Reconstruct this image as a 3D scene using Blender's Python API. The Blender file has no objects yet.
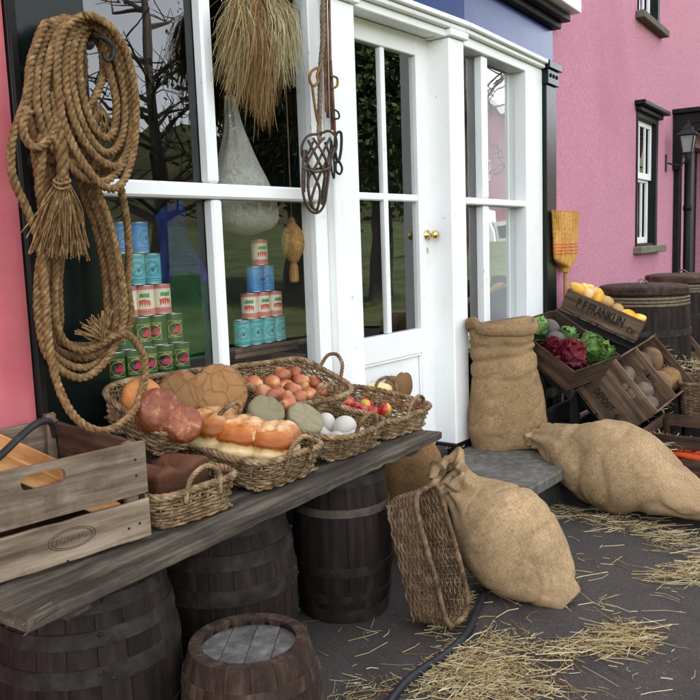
import bpy, bmesh, math, random
import numpy as np
from mathutils import Matrix, Vector, noise
random.seed(7); RNG = np.random.default_rng(7)
rad = math.radians
scene = bpy.context.scene
COL = scene.collection

# ------------------------------------------------------------------ camera, sky, sun, exposure
F_PX, C_PX, CAM_H = 820.0, 350.0, 1.28
def _camera_axes(vp=(1000, 221.5), slope=0.035):
    h = np.array([1, -slope]); h /= np.linalg.norm(h); n = np.array([-h[1], h[0]])
    d = (np.array(vp) - C_PX) @ n
    X = np.array([vp[0]-C_PX, vp[1]-C_PX, F_PX]); X /= np.linalg.norm(X)
    dn = np.cross(np.array([*(d*n), F_PX]), np.array([h[0], h[1], 0]))
    if dn[1] < 0: dn = -dn
    up = -dn/np.linalg.norm(dn)
    X = X - up*(X @ up); X /= np.linalg.norm(X)
    return np.array([X, np.cross(up, X), up])
R3 = _camera_axes()
CAM = np.array([0, 0, CAM_H])
cam_data = bpy.data.cameras.new('camera'); cam_data.sensor_width = 36; cam_data.lens = F_PX/700*36
cam_data.clip_start = 0.05; cam_data.clip_end = 600
cam = bpy.data.objects.new('camera', cam_data); COL.objects.link(cam)
m = Matrix.Identity(4)
for i in range(3):
    m[i][0], m[i][1], m[i][2] = R3[i, 0], -R3[i, 1], -R3[i, 2]
m[2][3] = CAM_H
cam.matrix_world = m
scene.camera = cam

SUN_EL, SUN_AZ = rad(50), rad(8)
world = bpy.data.worlds.new('World'); scene.world = world; world.use_nodes = True
wn = world.node_tree; wn.nodes.clear()
sky = wn.nodes.new('ShaderNodeTexSky'); sky.sky_type = 'NISHITA'; sky.sun_disc = False
sky.sun_elevation = SUN_EL; sky.sun_rotation = SUN_AZ; sky.dust_density = 1.2; sky.ozone_density = 1.0
hs = wn.nodes.new('ShaderNodeHueSaturation'); hs.inputs['Saturation'].default_value = 0.25
bgn = wn.nodes.new('ShaderNodeBackground'); bgn.inputs['Strength'].default_value = 0.15
won = wn.nodes.new('ShaderNodeOutputWorld')
wn.links.new(sky.outputs[0], hs.inputs['Color']); wn.links.new(hs.outputs[0], bgn.inputs['Color']); wn.links.new(bgn.outputs[0], won.inputs[0])
sun_d = bpy.data.lights.new('sun', 'SUN'); sun_d.energy = 4.0; sun_d.angle = rad(0.53); sun_d.color = (1, .95, .87)
sun = bpy.data.objects.new('sun', sun_d); COL.objects.link(sun)
sun.rotation_euler = Vector((-math.cos(SUN_EL)*math.sin(SUN_AZ), -math.cos(SUN_EL)*math.cos(SUN_AZ), -math.sin(SUN_EL))).to_track_quat('-Z', 'Y').to_euler()
scene.view_settings.view_transform = 'Standard'; scene.view_settings.look = 'None'
scene.view_settings.exposure = 2.64; scene.view_settings.gamma = 1
scene.cycles.use_denoising = True
scene.cycles.max_bounces = 8; scene.cycles.transparent_max_bounces = 16; scene.cycles.caustics_reflective = False; scene.cycles.caustics_refractive = False

# ------------------------------------------------------------------ pixel -> place
def ray(px, py):
    v = np.array([px-C_PX, py-C_PX, F_PX]); return R3 @ (v/np.linalg.norm(v))
def onz(px, py, z): r = ray(px, py); return CAM + (z-CAM[2])/r[2]*r
def ony(px, py, y): r = ray(px, py); return CAM + y/r[1]*r
def onplane(px, py, p0, n):
    r = ray(px, py); n = np.array(n, float); return CAM + (np.array(p0)-CAM) @ n/(r @ n)*r
WALL = 2.16
BA = rad(4.87); bdir = np.array([math.cos(BA), math.sin(BA), 0]); bnor = np.array([-bdir[1], bdir[0], 0]); BP = np.array([3.72, WALL, 0])
FA = Matrix.Translation((0, WALL, 0))
FB = Matrix.Translation(BP) @ Matrix.Rotation(BA, 4, 'Z')
def onB(px, py, n=0): return onplane(px, py, BP + n*bnor, bnor)
def locB(p): d = np.array(p)-BP; return d @ bdir, d @ bnor, p[2]
# bench frame
BO = np.array([.815, 1.468, 0]); BTH = math.atan2(.144, 1.749); BENCH_Z = .57
bu = np.array([math.cos(BTH), math.sin(BTH), 0]); bv = np.array([-bu[1], bu[0], 0])
def bench_pt(a, b, z=BENCH_Z): return BO + a*bu + b*bv + np.array([0, 0, z])

# ------------------------------------------------------------------ materials
MATS = {}
def hexcol(r, g, b): # sRGB 0-255 -> linear
    f = lambda c: ((c/255+.055)/1.055)**2.4 if c > 10 else c/255/12.92
    return tuple(1.02*f(c)**1.10 for c in (r, g, b))   # photo tone -> surface colour
def _new(name):
    mt = bpy.data.materials.new(name); mt.use_nodes = True; nt = mt.node_tree; nt.nodes.clear()
    out = nt.nodes.new('ShaderNodeOutputMaterial'); bs = nt.nodes.new('ShaderNodeBsdfPrincipled')
    nt.links.new(bs.outputs[0], out.inputs[0]); MATS[name] = mt
    return mt, nt, bs
def N(nt, kind, **kw):
    n = nt.nodes.new(kind)
    for k, v in kw.items():
        if k in n.inputs: n.inputs[k].default_value = v
        else: setattr(n, k, v)
    return n
def coords(nt, stretch=(1, 1, 1), rand=True):
    tc = N(nt, 'ShaderNodeTexCoord'); mp = N(nt, 'ShaderNodeMapping'); mp.inputs['Scale'].default_value = stretch
    nt.links.new(tc.outputs['Object'], mp.inputs['Vector'])
    if rand:
        oi = N(nt, 'ShaderNodeObjectInfo'); ml = N(nt, 'ShaderNodeMath', operation='MULTIPLY'); ml.inputs[1].default_value = 37.0
        nt.links.new(oi.outputs['Random'], ml.inputs[0])
        cb = N(nt, 'ShaderNodeCombineXYZ'); 
        for k in range(3): nt.links.new(ml.outputs[0], cb.inputs[k])
        nt.links.new(cb.outputs[0], mp.inputs['Location'])
        return mp.outputs[0], oi.outputs['Random']
    return mp.outputs[0], None
def ramp(nt, fac, stops):
    r = N(nt, 'ShaderNodeValToRGB'); e = r.color_ramp.elements
    while len(e) < len(stops): e.new(.5)
    for k, (p, c) in enumerate(stops): e[k].position = p; e[k].color = (*c, 1)
    nt.links.new(fac, r.inputs[0]); return r.outputs[0]
def surf(name, cols, scale=8, rough=.8, bump=.3, bscale=None, stretch=(1, 1, 1), bstretch=None, detail=6, rand=.25, dirt=None, dscale=3, dist=0.005, spec=.16, rough2=None, extra=None):
    """noise-coloured surface: cols = colours spread along a noise ramp; dirt = colour of stains; rand = brightness variation from piece to piece"""
    mt, nt, bs = _new(name); L = nt.links.new
    vec, rnd = coords(nt, stretch)
    n1 = N(nt, 'ShaderNodeTexNoise', Scale=scale, Detail=detail, Roughness=.62); L(vec, n1.inputs['Vector'])
    k = len(cols); col = ramp(nt, n1.outputs['Fac'], [(.3+.4*i/max(1, k-1), c) for i, c in enumerate(cols)])
    if dirt is not None:
        v2, _ = coords(nt, (1, 1, 1))
        n2 = N(nt, 'ShaderNodeTexNoise', Scale=dscale, Detail=7, Roughness=.7); L(v2, n2.inputs['Vector'])
        mr = N(nt, 'ShaderNodeMapRange'); mr.inputs[1].default_value = .5; mr.inputs[2].default_value = .72; mr.inputs[4].default_value = .75
        L(n2.outputs['Fac'], mr.inputs[0])
        mx = N(nt, 'ShaderNodeMix', data_type='RGBA'); L(mr.outputs[0], mx.inputs[0]); L(col, mx.inputs[6]); mx.inputs[7].default_value = (*dirt, 1); col = mx.outputs[2]
    if rand:
        mr = N(nt, 'ShaderNodeMapRange'); mr.inputs[3].default_value = 1-rand; mr.inputs[4].default_value = 1+rand; L(rnd, mr.inputs[0])
        hsv = N(nt, 'ShaderNodeHueSaturation'); L(mr.outputs[0], hsv.inputs['Value']); L(col, hsv.inputs['Color']); col = hsv.outputs[0]
    L(col, bs.inputs['Base Color'])
    bs.inputs['Roughness'].default_value = rough; bs.inputs['Specular IOR Level'].default_value = spec
    if rough2 is not None:
        mr = N(nt, 'ShaderNodeMapRange'); mr.inputs[3].default_value = rough; mr.inputs[4].default_value = rough2; L(n1.outputs['Fac'], mr.inputs[0]); L(mr.outputs[0], bs.inputs['Roughness'])
    if bump:
        v3, _ = coords(nt, bstretch or stretch)
        n3 = N(nt, 'ShaderNodeTexNoise', Scale=bscale or scale*3, Detail=8, Roughness=.65); L(v3, n3.inputs['Vector'])
        bp = N(nt, 'ShaderNodeBump', Strength=bump, Distance=dist); L(n3.outputs['Fac'], bp.inputs['Height']); L(bp.outputs[0], bs.inputs['Normal'])
    return mt
def wood(name, cols, rough=.8, bump=.6, rand=.2, dirt=(.03, .025, .02), axis=0, scale=30, dscale=5, spec=.14):
    st = [1, 1, 1]; st[axis] = .09
    return surf(name, cols, scale=scale, rough=rough, bump=bump, bscale=scale*2.2, stretch=tuple(st), detail=8, rand=rand, dirt=dirt, dscale=dscale, dist=.004, spec=spec)
def flat(name, c, rough=.6, metallic=0, spec=.4, bump=0):
    mt = surf(name, [tuple(x*.93 for x in c), c], scale=40, rough=rough, bump=bump, rand=0, spec=spec)
    mt.node_tree.nodes['Principled BSDF'].inputs['Metallic'].default_value = metallic
    return mt
def zramp(name, stops, rough=.6, nscale=14, namp=.5, bump=.4, bscale=30, spec=.25, spots=None, crack=None):
    """colour that belongs to the height on the thing itself (object z 0..1 after scaling), broken by noise: crusts, fruit skins"""
    mt, nt, bs = _new(name); L = nt.links.new
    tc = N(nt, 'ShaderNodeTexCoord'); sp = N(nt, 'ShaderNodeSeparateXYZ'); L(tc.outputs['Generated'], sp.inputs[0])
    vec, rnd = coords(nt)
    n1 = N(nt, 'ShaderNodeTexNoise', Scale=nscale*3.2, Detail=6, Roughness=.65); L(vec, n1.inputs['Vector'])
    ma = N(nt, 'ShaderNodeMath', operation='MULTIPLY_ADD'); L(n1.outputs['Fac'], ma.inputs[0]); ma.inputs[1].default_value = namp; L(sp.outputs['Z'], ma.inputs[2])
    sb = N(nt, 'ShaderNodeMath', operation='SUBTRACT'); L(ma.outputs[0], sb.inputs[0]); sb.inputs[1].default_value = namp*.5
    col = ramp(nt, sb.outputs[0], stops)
    if spots:
        n2 = N(nt, 'ShaderNodeTexNoise', Scale=spots[1]*3, Detail=5, Roughness=.7); L(vec, n2.inputs['Vector'])
        mr = N(nt, 'ShaderNodeMapRange'); mr.inputs[1].default_value = spots[2]; mr.inputs[2].default_value = spots[2]+.12; mr.inputs[4].default_value = .85; L(n2.outputs['Fac'], mr.inputs[0])
        mx = N(nt, 'ShaderNodeMix', data_type='RGBA'); L(mr.outputs[0], mx.inputs[0]); L(col, mx.inputs[6]); mx.inputs[7].default_value = (*spots[0], 1); col = mx.outputs[2]
    crk = None
    if crack:   # (colour, scale): irregular network of baked-in cracks
        nd = N(nt, 'ShaderNodeTexNoise', Scale=crack[1]*1.2, Detail=3); L(vec, nd.inputs['Vector']); va = N(nt, 'ShaderNodeVectorMath', operation='MULTIPLY_ADD'); L(nd.outputs['Color'], va.inputs[0]); va.inputs[1].default_value = (.035, .035, .035); L(vec, va.inputs[2])
        vo = N(nt, 'ShaderNodeTexVoronoi', feature='DISTANCE_TO_EDGE', Scale=crack[1]); L(va.outputs[0], vo.inputs['Vector'])
        mr = N(nt, 'ShaderNodeMapRange'); mr.inputs[1].default_value = .0; mr.inputs[2].default_value = .07; mr.inputs[3].default_value = .5; mr.inputs[4].default_value = 0; L(vo.outputs['Distance'], mr.inputs[0]); crk = mr.outputs[0]
        mx = N(nt, 'ShaderNodeMix', data_type='RGBA'); L(crk, mx.inputs[0]); L(col, mx.inputs[6]); mx.inputs[7].default_value = (*crack[0], 1); col = mx.outputs[2]
    mr = N(nt, 'ShaderNodeMapRange'); mr.inputs[3].default_value = .82; mr.inputs[4].default_value = 1.15; L(rnd, mr.inputs[0])
    hsv = N(nt, 'ShaderNodeHueSaturation'); L(mr.outputs[0], hsv.inputs['Value']); L(col, hsv.inputs['Color'])
    L(hsv.outputs[0], bs.inputs['Base Color']); bs.inputs['Roughness'].default_value = rough; bs.inputs['Specular IOR Level'].default_value = spec
    n3 = N(nt, 'ShaderNodeTexNoise', Scale=bscale*3.2, Detail=8, Roughness=.62); L(vec, n3.inputs['Vector'])
    bp = N(nt, 'ShaderNodeBump', Strength=bump, Distance=.004); L(n3.outputs['Fac'], bp.inputs['Height']); nrm_ = bp.outputs[0]
    if crk is not None:
        b2 = N(nt, 'ShaderNodeBump', Strength=.5, Distance=.005, invert=True); L(crk, b2.inputs['Height']); L(nrm_, b2.inputs['Normal']); nrm_ = b2.outputs[0]
    L(nrm_, bs.inputs['Normal'])
    return mt
def hessian(name, c1, c2, c3):
    mt, nt, bs = _new(name); L = nt.links.new
    vec, rnd = coords(nt); at = N(nt, 'ShaderNodeAttribute', attribute_name='thread'); cols = []
    for st in ((34, 330, 1), (330, 34, 1)):
        mp = N(nt, 'ShaderNodeMapping'); mp.inputs['Scale'].default_value = st; L(at.outputs['Vector'], mp.inputs[0])
        n = N(nt, 'ShaderNodeTexNoise', Scale=1.0, Detail=2.5, Roughness=.6); L(mp.outputs[0], n.inputs['Vector']); cols.append(n.outputs['Fac'])
    ad = N(nt, 'ShaderNodeMath', operation='ADD'); L(cols[0], ad.inputs[0]); L(cols[1], ad.inputs[1])
    hf = N(nt, 'ShaderNodeMath', operation='MULTIPLY'); L(ad.outputs[0], hf.inputs[0]); hf.inputs[1].default_value = .5
    weave = ramp(nt, hf.outputs[0], [(.36, c3), (.5, c1), (.64, c2)])
    n2 = N(nt, 'ShaderNodeTexNoise', Scale=5, Detail=6, Roughness=.65); L(vec, n2.inputs['Vector'])
    mr = N(nt, 'ShaderNodeMapRange'); mr.inputs[1].default_value = .3; mr.inputs[2].default_value = .7; mr.inputs[3].default_value = .70; mr.inputs[4].default_value = 1.2; L(n2.outputs['Fac'], mr.inputs[0])
    hsv = N(nt, 'ShaderNodeHueSaturation'); L(mr.outputs[0], hsv.inputs['Value']); L(weave, hsv.inputs['Color']); L(hsv.outputs[0], bs.inputs['Base Color'])
    bs.inputs['Roughness'].default_value = .95; bs.inputs['Specular IOR Level'].default_value = .1
    bp = N(nt, 'ShaderNodeBump', Strength=.6, Distance=.0015); L(hf.outputs[0], bp.inputs['Height'])
    n4 = N(nt, 'ShaderNodeTexNoise', Scale=22, Detail=4); L(vec, n4.inputs['Vector'])
    b2 = N(nt, 'ShaderNodeBump', Strength=.22, Distance=.010); L(n4.outputs['Fac'], b2.inputs['Height']); L(bp.outputs[0], b2.inputs['Normal']); L(b2.outputs[0], bs.inputs['Normal'])
    return mt
def glass_mat(name, tint=(.97, .98, .98), ior=1.5, rough=0.0, amp=1.0):
    mt, nt, bs = _new(name); nt.nodes.remove(bs); L = nt.links.new
    out = [n for n in nt.nodes if n.type == 'OUTPUT_MATERIAL'][0]
    fr = N(nt, 'ShaderNodeFresnel'); fr.inputs['IOR'].default_value = ior
    ml = N(nt, 'ShaderNodeMath', operation='MULTIPLY'); ml.use_clamp = True; L(fr.outputs[0], ml.inputs[0]); ml.inputs[1].default_value = 1.8*amp
    ge = N(nt, 'ShaderNodeNewGeometry'); fb = N(nt, 'ShaderNodeMath', operation='SUBTRACT'); fb.inputs[0].default_value = 1.0; L(ge.outputs['Backfacing'], fb.inputs[1])
    mf = N(nt, 'ShaderNodeMath', operation='MULTIPLY'); L(ml.outputs[0], mf.inputs[0]); L(fb.outputs[0], mf.inputs[1]); ml = mf
    tr = N(nt, 'ShaderNodeBsdfTransparent'); tr.inputs[0].default_value = (*tint, 1)
    gl = N(nt, 'ShaderNodeBsdfGlossy'); gl.inputs['Roughness'].default_value = rough; gl.inputs['Color'].default_value = (1, 1, 1, 1)
    v, _ = coords(nt); n = N(nt, 'ShaderNodeTexNoise', Scale=3.0, Detail=1); L(v, n.inputs['Vector'])
    bp = N(nt, 'ShaderNodeBump', Strength=.06, Distance=.02); L(n.outputs['Fac'], bp.inputs['Height']); L(bp.outputs[0], gl.inputs['Normal'])
    mx = N(nt, 'ShaderNodeMixShader'); L(ml.outputs[0], mx.inputs[0]); L(tr.outputs[0], mx.inputs[1]); L(gl.outputs[0], mx.inputs[2]); L(mx.outputs[0], out.inputs[0])
    return mt

PINK_A = surf('pink_render_smooth', [hexcol(202, 112, 117), hexcol(210, 124, 128)], scale=5, rough=.75, bump=.35, bscale=18, rand=0, dirt=hexcol(196, 100, 110), dscale=4)
PINK_B = surf('pink_pebbledash', [hexcol(186, 126, 143), hexcol(196, 138, 154), hexcol(205, 149, 164)], scale=40, rough=.92, bump=.8, bscale=95, rand=0, bstretch=(1, 1, .8), dist=.010, dirt=hexcol(182, 120, 138), dscale=.7)
def painted(name, c1, c2, chip, grime):
    mt = surf(name, [c1, c2], scale=3, rough=.42, bump=.25, bscale=26, bstretch=(1, 1, .07), rand=.015, spec=.35, dist=.003)
    nt = mt.node_tree; L = nt.links.new; bs = nt.nodes['Principled BSDF']; col = bs.inputs['Base Color'].links[0].from_socket
    for sc, lo, hi, c, am in ((7, .50, .78, grime, .45), (30, .655, .672, chip, .75)):
        v, _ = coords(nt, (1, 1, .45)); n = N(nt, 'ShaderNodeTexNoise', Scale=sc, Detail=9, Roughness=.7); L(v, n.inputs['Vector'])
        mr = N(nt, 'ShaderNodeMapRange'); mr.inputs[1].default_value = lo; mr.inputs[2].default_value = hi; mr.inputs[4].default_value = am; L(n.outputs['Fac'], mr.inputs[0])
        mx = N(nt, 'ShaderNodeMix', data_type='RGBA'); L(mr.outputs[0], mx.inputs[0]); L(col, mx.inputs[6]); mx.inputs[7].default_value = (*c, 1); col = mx.outputs[2]
    L(col, bs.inputs['Base Color']); return mt
WHITE = painted('white_gloss_paint', (.80, .80, .775), (.84, .84, .82), (.42, .39, .34), (.66, .64, .58))
BLUE = surf('dark_blue_gloss_paint', [(.018, .030, .12), (.028, .046, .17)], scale=6, rough=.28, bump=.12, bscale=40, rand=0, spec=.30)
BLUE.node_tree.nodes['Principled BSDF'].inputs['Specular Tint'].default_value = (.55, .78, 1, 1)
BLACKGREEN = surf('black_green_gloss_paint', [(.003, .006, .005), (.006, .010, .008)], scale=6, rough=.25, bump=.08, bscale=12, rand=0, spec=.2)
BLACK = surf('black_paint', [(.005, .005, .005), (.012, .011, .010)], scale=12, rough=.55, bump=.25, rand=.1)
SILLST = surf('weathered_sill', [(.10, .09, .07), (.18, .16, .12)], scale=20, rough=.85, bump=.4)
GLASS = glass_mat('window_glass')
BRASS = flat('polished_brass', (.75, .52, .18), rough=.25, metallic=1)
IRON = surf('black_iron', [(.012, .012, .013), (.03, .028, .026)], scale=30, rough=.5, bump=.3, rand=0)
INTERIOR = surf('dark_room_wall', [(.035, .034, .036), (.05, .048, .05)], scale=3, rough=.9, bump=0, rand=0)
FLOORB = wood('room_floor_boards', [(.05, .035, .022), (.09, .06, .04)])
ASPHALT = surf('dark_asphalt', [hexcol(56, 51, 48), hexcol(71, 65, 61), hexcol(96, 89, 83)], scale=190, rough=.9, bump=.6, bscale=260, rand=0, dirt=hexcol(50, 45, 42), dscale=3.2, dist=.004, spec=.3)
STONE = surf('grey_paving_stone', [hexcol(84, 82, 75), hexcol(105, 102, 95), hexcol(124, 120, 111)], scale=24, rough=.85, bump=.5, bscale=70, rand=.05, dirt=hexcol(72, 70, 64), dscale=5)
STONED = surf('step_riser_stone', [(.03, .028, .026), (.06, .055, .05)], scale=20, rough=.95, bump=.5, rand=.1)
LAWN = surf('lawn_grass', [(.022, .034, .010), (.045, .06, .018), (.085, .09, .034)], scale=.9, rough=.9, bump=.5, bscale=60, rand=0)
WOODGREY = wood('weathered_grey_wood', [hexcol(84, 71, 58), hexcol(130, 114, 97), hexcol(164, 147, 127)], dirt=hexcol(58, 47, 38), dscale=5)
WOODBENCH = wood('bench_plank_wood', [hexcol(44, 40, 35), hexcol(78, 71, 62), hexcol(114, 105, 92)], dirt=hexcol(40, 35, 30), dscale=4, scale=26, bump=.8)
WOODBROWN = wood('aged_brown_wood', [hexcol(66, 53, 43), hexcol(102, 84, 68), hexcol(134, 114, 95)], dirt=hexcol(54, 44, 37), dscale=6)
WOODDARK = wood('dark_brown_wood', [hexcol(48, 38, 31), hexcol(78, 61, 50), hexcol(104, 84, 70)], dirt=hexcol(38, 31, 27))
WOODPINE = wood('pale_pine_wood', [hexcol(150, 104, 62), hexcol(186, 140, 92), hexcol(206, 162, 112)], dirt=hexcol(130, 88, 54), rough=.6, bump=.25)
WOODBLACK = wood('black_stained_wood', [hexcol(26, 26, 25), hexcol(44, 43, 40), hexcol(62, 59, 54)], dirt=hexcol(24, 23, 22))
STAVE = wood('barrel_stave_oak', [hexcol(29, 23, 20), hexcol(45, 36, 32), hexcol(62, 50, 44)], axis=2, dirt=hexcol(27, 24, 22), dscale=9, rand=.13, rough=.7)
STAVER = wood('cask_stave_reddish_oak', [hexcol(40, 31, 26), hexcol(62, 47, 39), hexcol(92, 77, 66)], axis=2, dirt=hexcol(70, 64, 58), dscale=22, rand=.10, rough=.75)
HOOP = surf('barrel_hoop_iron', [hexcol(34, 31, 29), hexcol(49, 45, 41), hexcol(66, 60, 55)], scale=22, rough=.55, bump=.3, rand=.1, dirt=hexcol(44, 34, 29), dscale=12, spec=.12)
HOOPW = wood('pale_wooden_hoop', [hexcol(62, 54, 46), hexcol(92, 84, 74), hexcol(104, 96, 84)], rough=.7)
HEADGREY = surf('weathered_cask_head', [hexcol(62, 60, 56), hexcol(96, 94, 90), hexcol(132, 130, 126)], scale=16, rough=.85, bump=.5, rand=.08, dirt=hexcol(84, 80, 76), dscale=7)
ROPE = surf('manila_rope', [hexcol(86, 64, 42), hexcol(124, 97, 66), hexcol(162, 135, 98)], scale=60, rough=.85, bump=.7, bscale=220, rand=.1, dist=.002, dirt=hexcol(112, 83, 54), dscale=6)
ROPEGREY = surf('grey_cord', [hexcol(96, 84, 70), hexcol(142, 128, 108)], scale=60, rough=.9, bump=.6, bscale=200, rand=.1, dist=.002)
LEATHER = surf('worn_brown_leather', [hexcol(62, 40, 28), hexcol(104, 70, 48), hexcol(128, 92, 66)], scale=25, rough=.55, bump=.3, rand=.2)
TANL = surf('tan_leather', [hexcol(112, 78, 42), hexcol(150, 112, 64)], scale=25, rough=.5, bump=.2, rand=.1)
WIREB = surf('stiff_brown_cane', [hexcol(56, 46, 38), hexcol(98, 82, 68)], scale=40, rough=.6, bump=.4, rand=.1)
WICKER = surf('grey_wicker', [hexcol(84, 65, 47), hexcol(136, 111, 83), hexcol(178, 156, 124)], scale=26, rough=.7, bump=.5, bscale=120, rand=.12, dist=.002, dirt=hexcol(72, 53, 37), dscale=9)
WICKERD = surf('brown_wicker', [hexcol(68, 52, 39), hexcol(112, 90, 68), hexcol(150, 126, 98)], scale=26, rough=.7, bump=.5, bscale=120, rand=.1, dist=.002, dirt=hexcol(48, 34, 26), dscale=9)
HESS = hessian('hessian_sacking', hexcol(146, 120, 90), hexcol(168, 142, 110), hexcol(118, 94, 68))
HESSP = hessian('pale_hessian_sacking', hexcol(160, 136, 104), hexcol(184, 160, 126), hexcol(132, 108, 80))
HESSD = hessian('brown_hessian_sacking', hexcol(126, 98, 66), hexcol(146, 116, 80), hexcol(102, 78, 52))
LINEN = hessian('grey_linen', hexcol(176, 172, 160), hexcol(204, 200, 190), hexcol(142, 138, 126))
NETM = hessian('net_jute', hexcol(164, 126, 78), hexcol(190, 152, 100), hexcol(116, 84, 48))
STRAWS = [surf('straw_%s' % k, c, scale=30, rough=.7, bump=0, rand=.1) for k, c in dict(pale=[hexcol(182, 168, 132), hexcol(216, 204, 168)], gold=[hexcol(146, 127, 88), hexcol(184, 164, 120)], brown=[hexcol(94, 77, 56), hexcol(134, 112, 82)]).items()]
RAFF = [surf('raffia_%s' % k, c, scale=30, rough=.7, bump=0, rand=.1) for k, c in dict(pale=[hexcol(146, 134, 102), hexcol(198, 186, 148)], brown=[hexcol(104, 78, 50), hexcol(152, 118, 78)], mid=[hexcol(124, 104, 72), hexcol(172, 148, 106)]).items()]
RUBBER = surf('black_rubber', [(.014, .014, .016), (.03, .03, .033)], scale=30, rough=.45, bump=.2, rand=0)
STENCIL = surf('stencil_ink', [(.012, .010, .009), (.035, .028, .022)], scale=60, rough=.9, bump=0, rand=0)
TARPB = surf('blue_tarpaulin', [hexcol(20, 48, 108), hexcol(34, 72, 142)], scale=6, rough=.5, bump=.5, bscale=9, rand=0, dist=.02)
CLOTHG = surf('green_cloth', [hexcol(14, 66, 38), hexcol(24, 88, 52)], scale=8, rough=.9, bump=.4, bscale=30, rand=0)
TIN = flat('tin_plate', (.62, .62, .60), rough=.32, metallic=1)
BRISTLE = surf('broom_corn', [hexcol(150, 104, 46), hexcol(196, 148, 78), hexcol(216, 176, 108)], scale=90, rough=.8, bump=.9, bscale=160, stretch=(1, 1, .05), rand=0, dist=.004)
FROST = surf('frosted_lamp_glass', [(.20, .20, .19), (.28, .28, .27)], scale=10, rough=.35, bump=.1, rand=0)
# ------------------------------------------------------------------ mesh helpers
def cat_rom(pts, step=.006, closed=False):
    P = np.array(pts, float); n = len(P); out = []
    segs = n if closed else n-1
    for i in range(segs):
        if closed: p0, p1, p2, p3 = P[(i-1) % n], P[i], P[(i+1) % n], P[(i+2) % n]
        else: p0, p1, p2, p3 = P[max(i-1, 0)], P[i], P[i+1], P[min(i+2, n-1)]
        k = max(2, int(np.linalg.norm(p2-p1)/step))
        for t in np.linspace(0, 1, k, endpoint=False):
            out.append(.5*((2*p1)+(-p0+p2)*t+(2*p0-5*p1+4*p2-p3)*t*t+(-p0+3*p1-3*p2+p3)*t**3))
    if not closed: out.append(P[-1])
    return np.array(out)
def frames(P, closed=False):
    P = np.asarray(P); n = len(P)
    T = (np.roll(P, -1, 0)-np.roll(P, 1, 0)) if closed else np.gradient(P, axis=0)
    T /= np.linalg.norm(T, axis=1)[:, None]+1e-12
    a = np.array([0, 0, 1.]) if abs(T[0][2]) < .9 else np.array([1., 0, 0])
    U = np.zeros_like(P); u = a-T[0]*(a @ T[0]); u /= np.linalg.norm(u); U[0] = u
    for i in range(1, n):
        u = U[i-1]-T[i]*(U[i-1] @ T[i]); U[i] = u/(np.linalg.norm(u)+1e-12)
    return T, U, np.cross(T, U)
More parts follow.
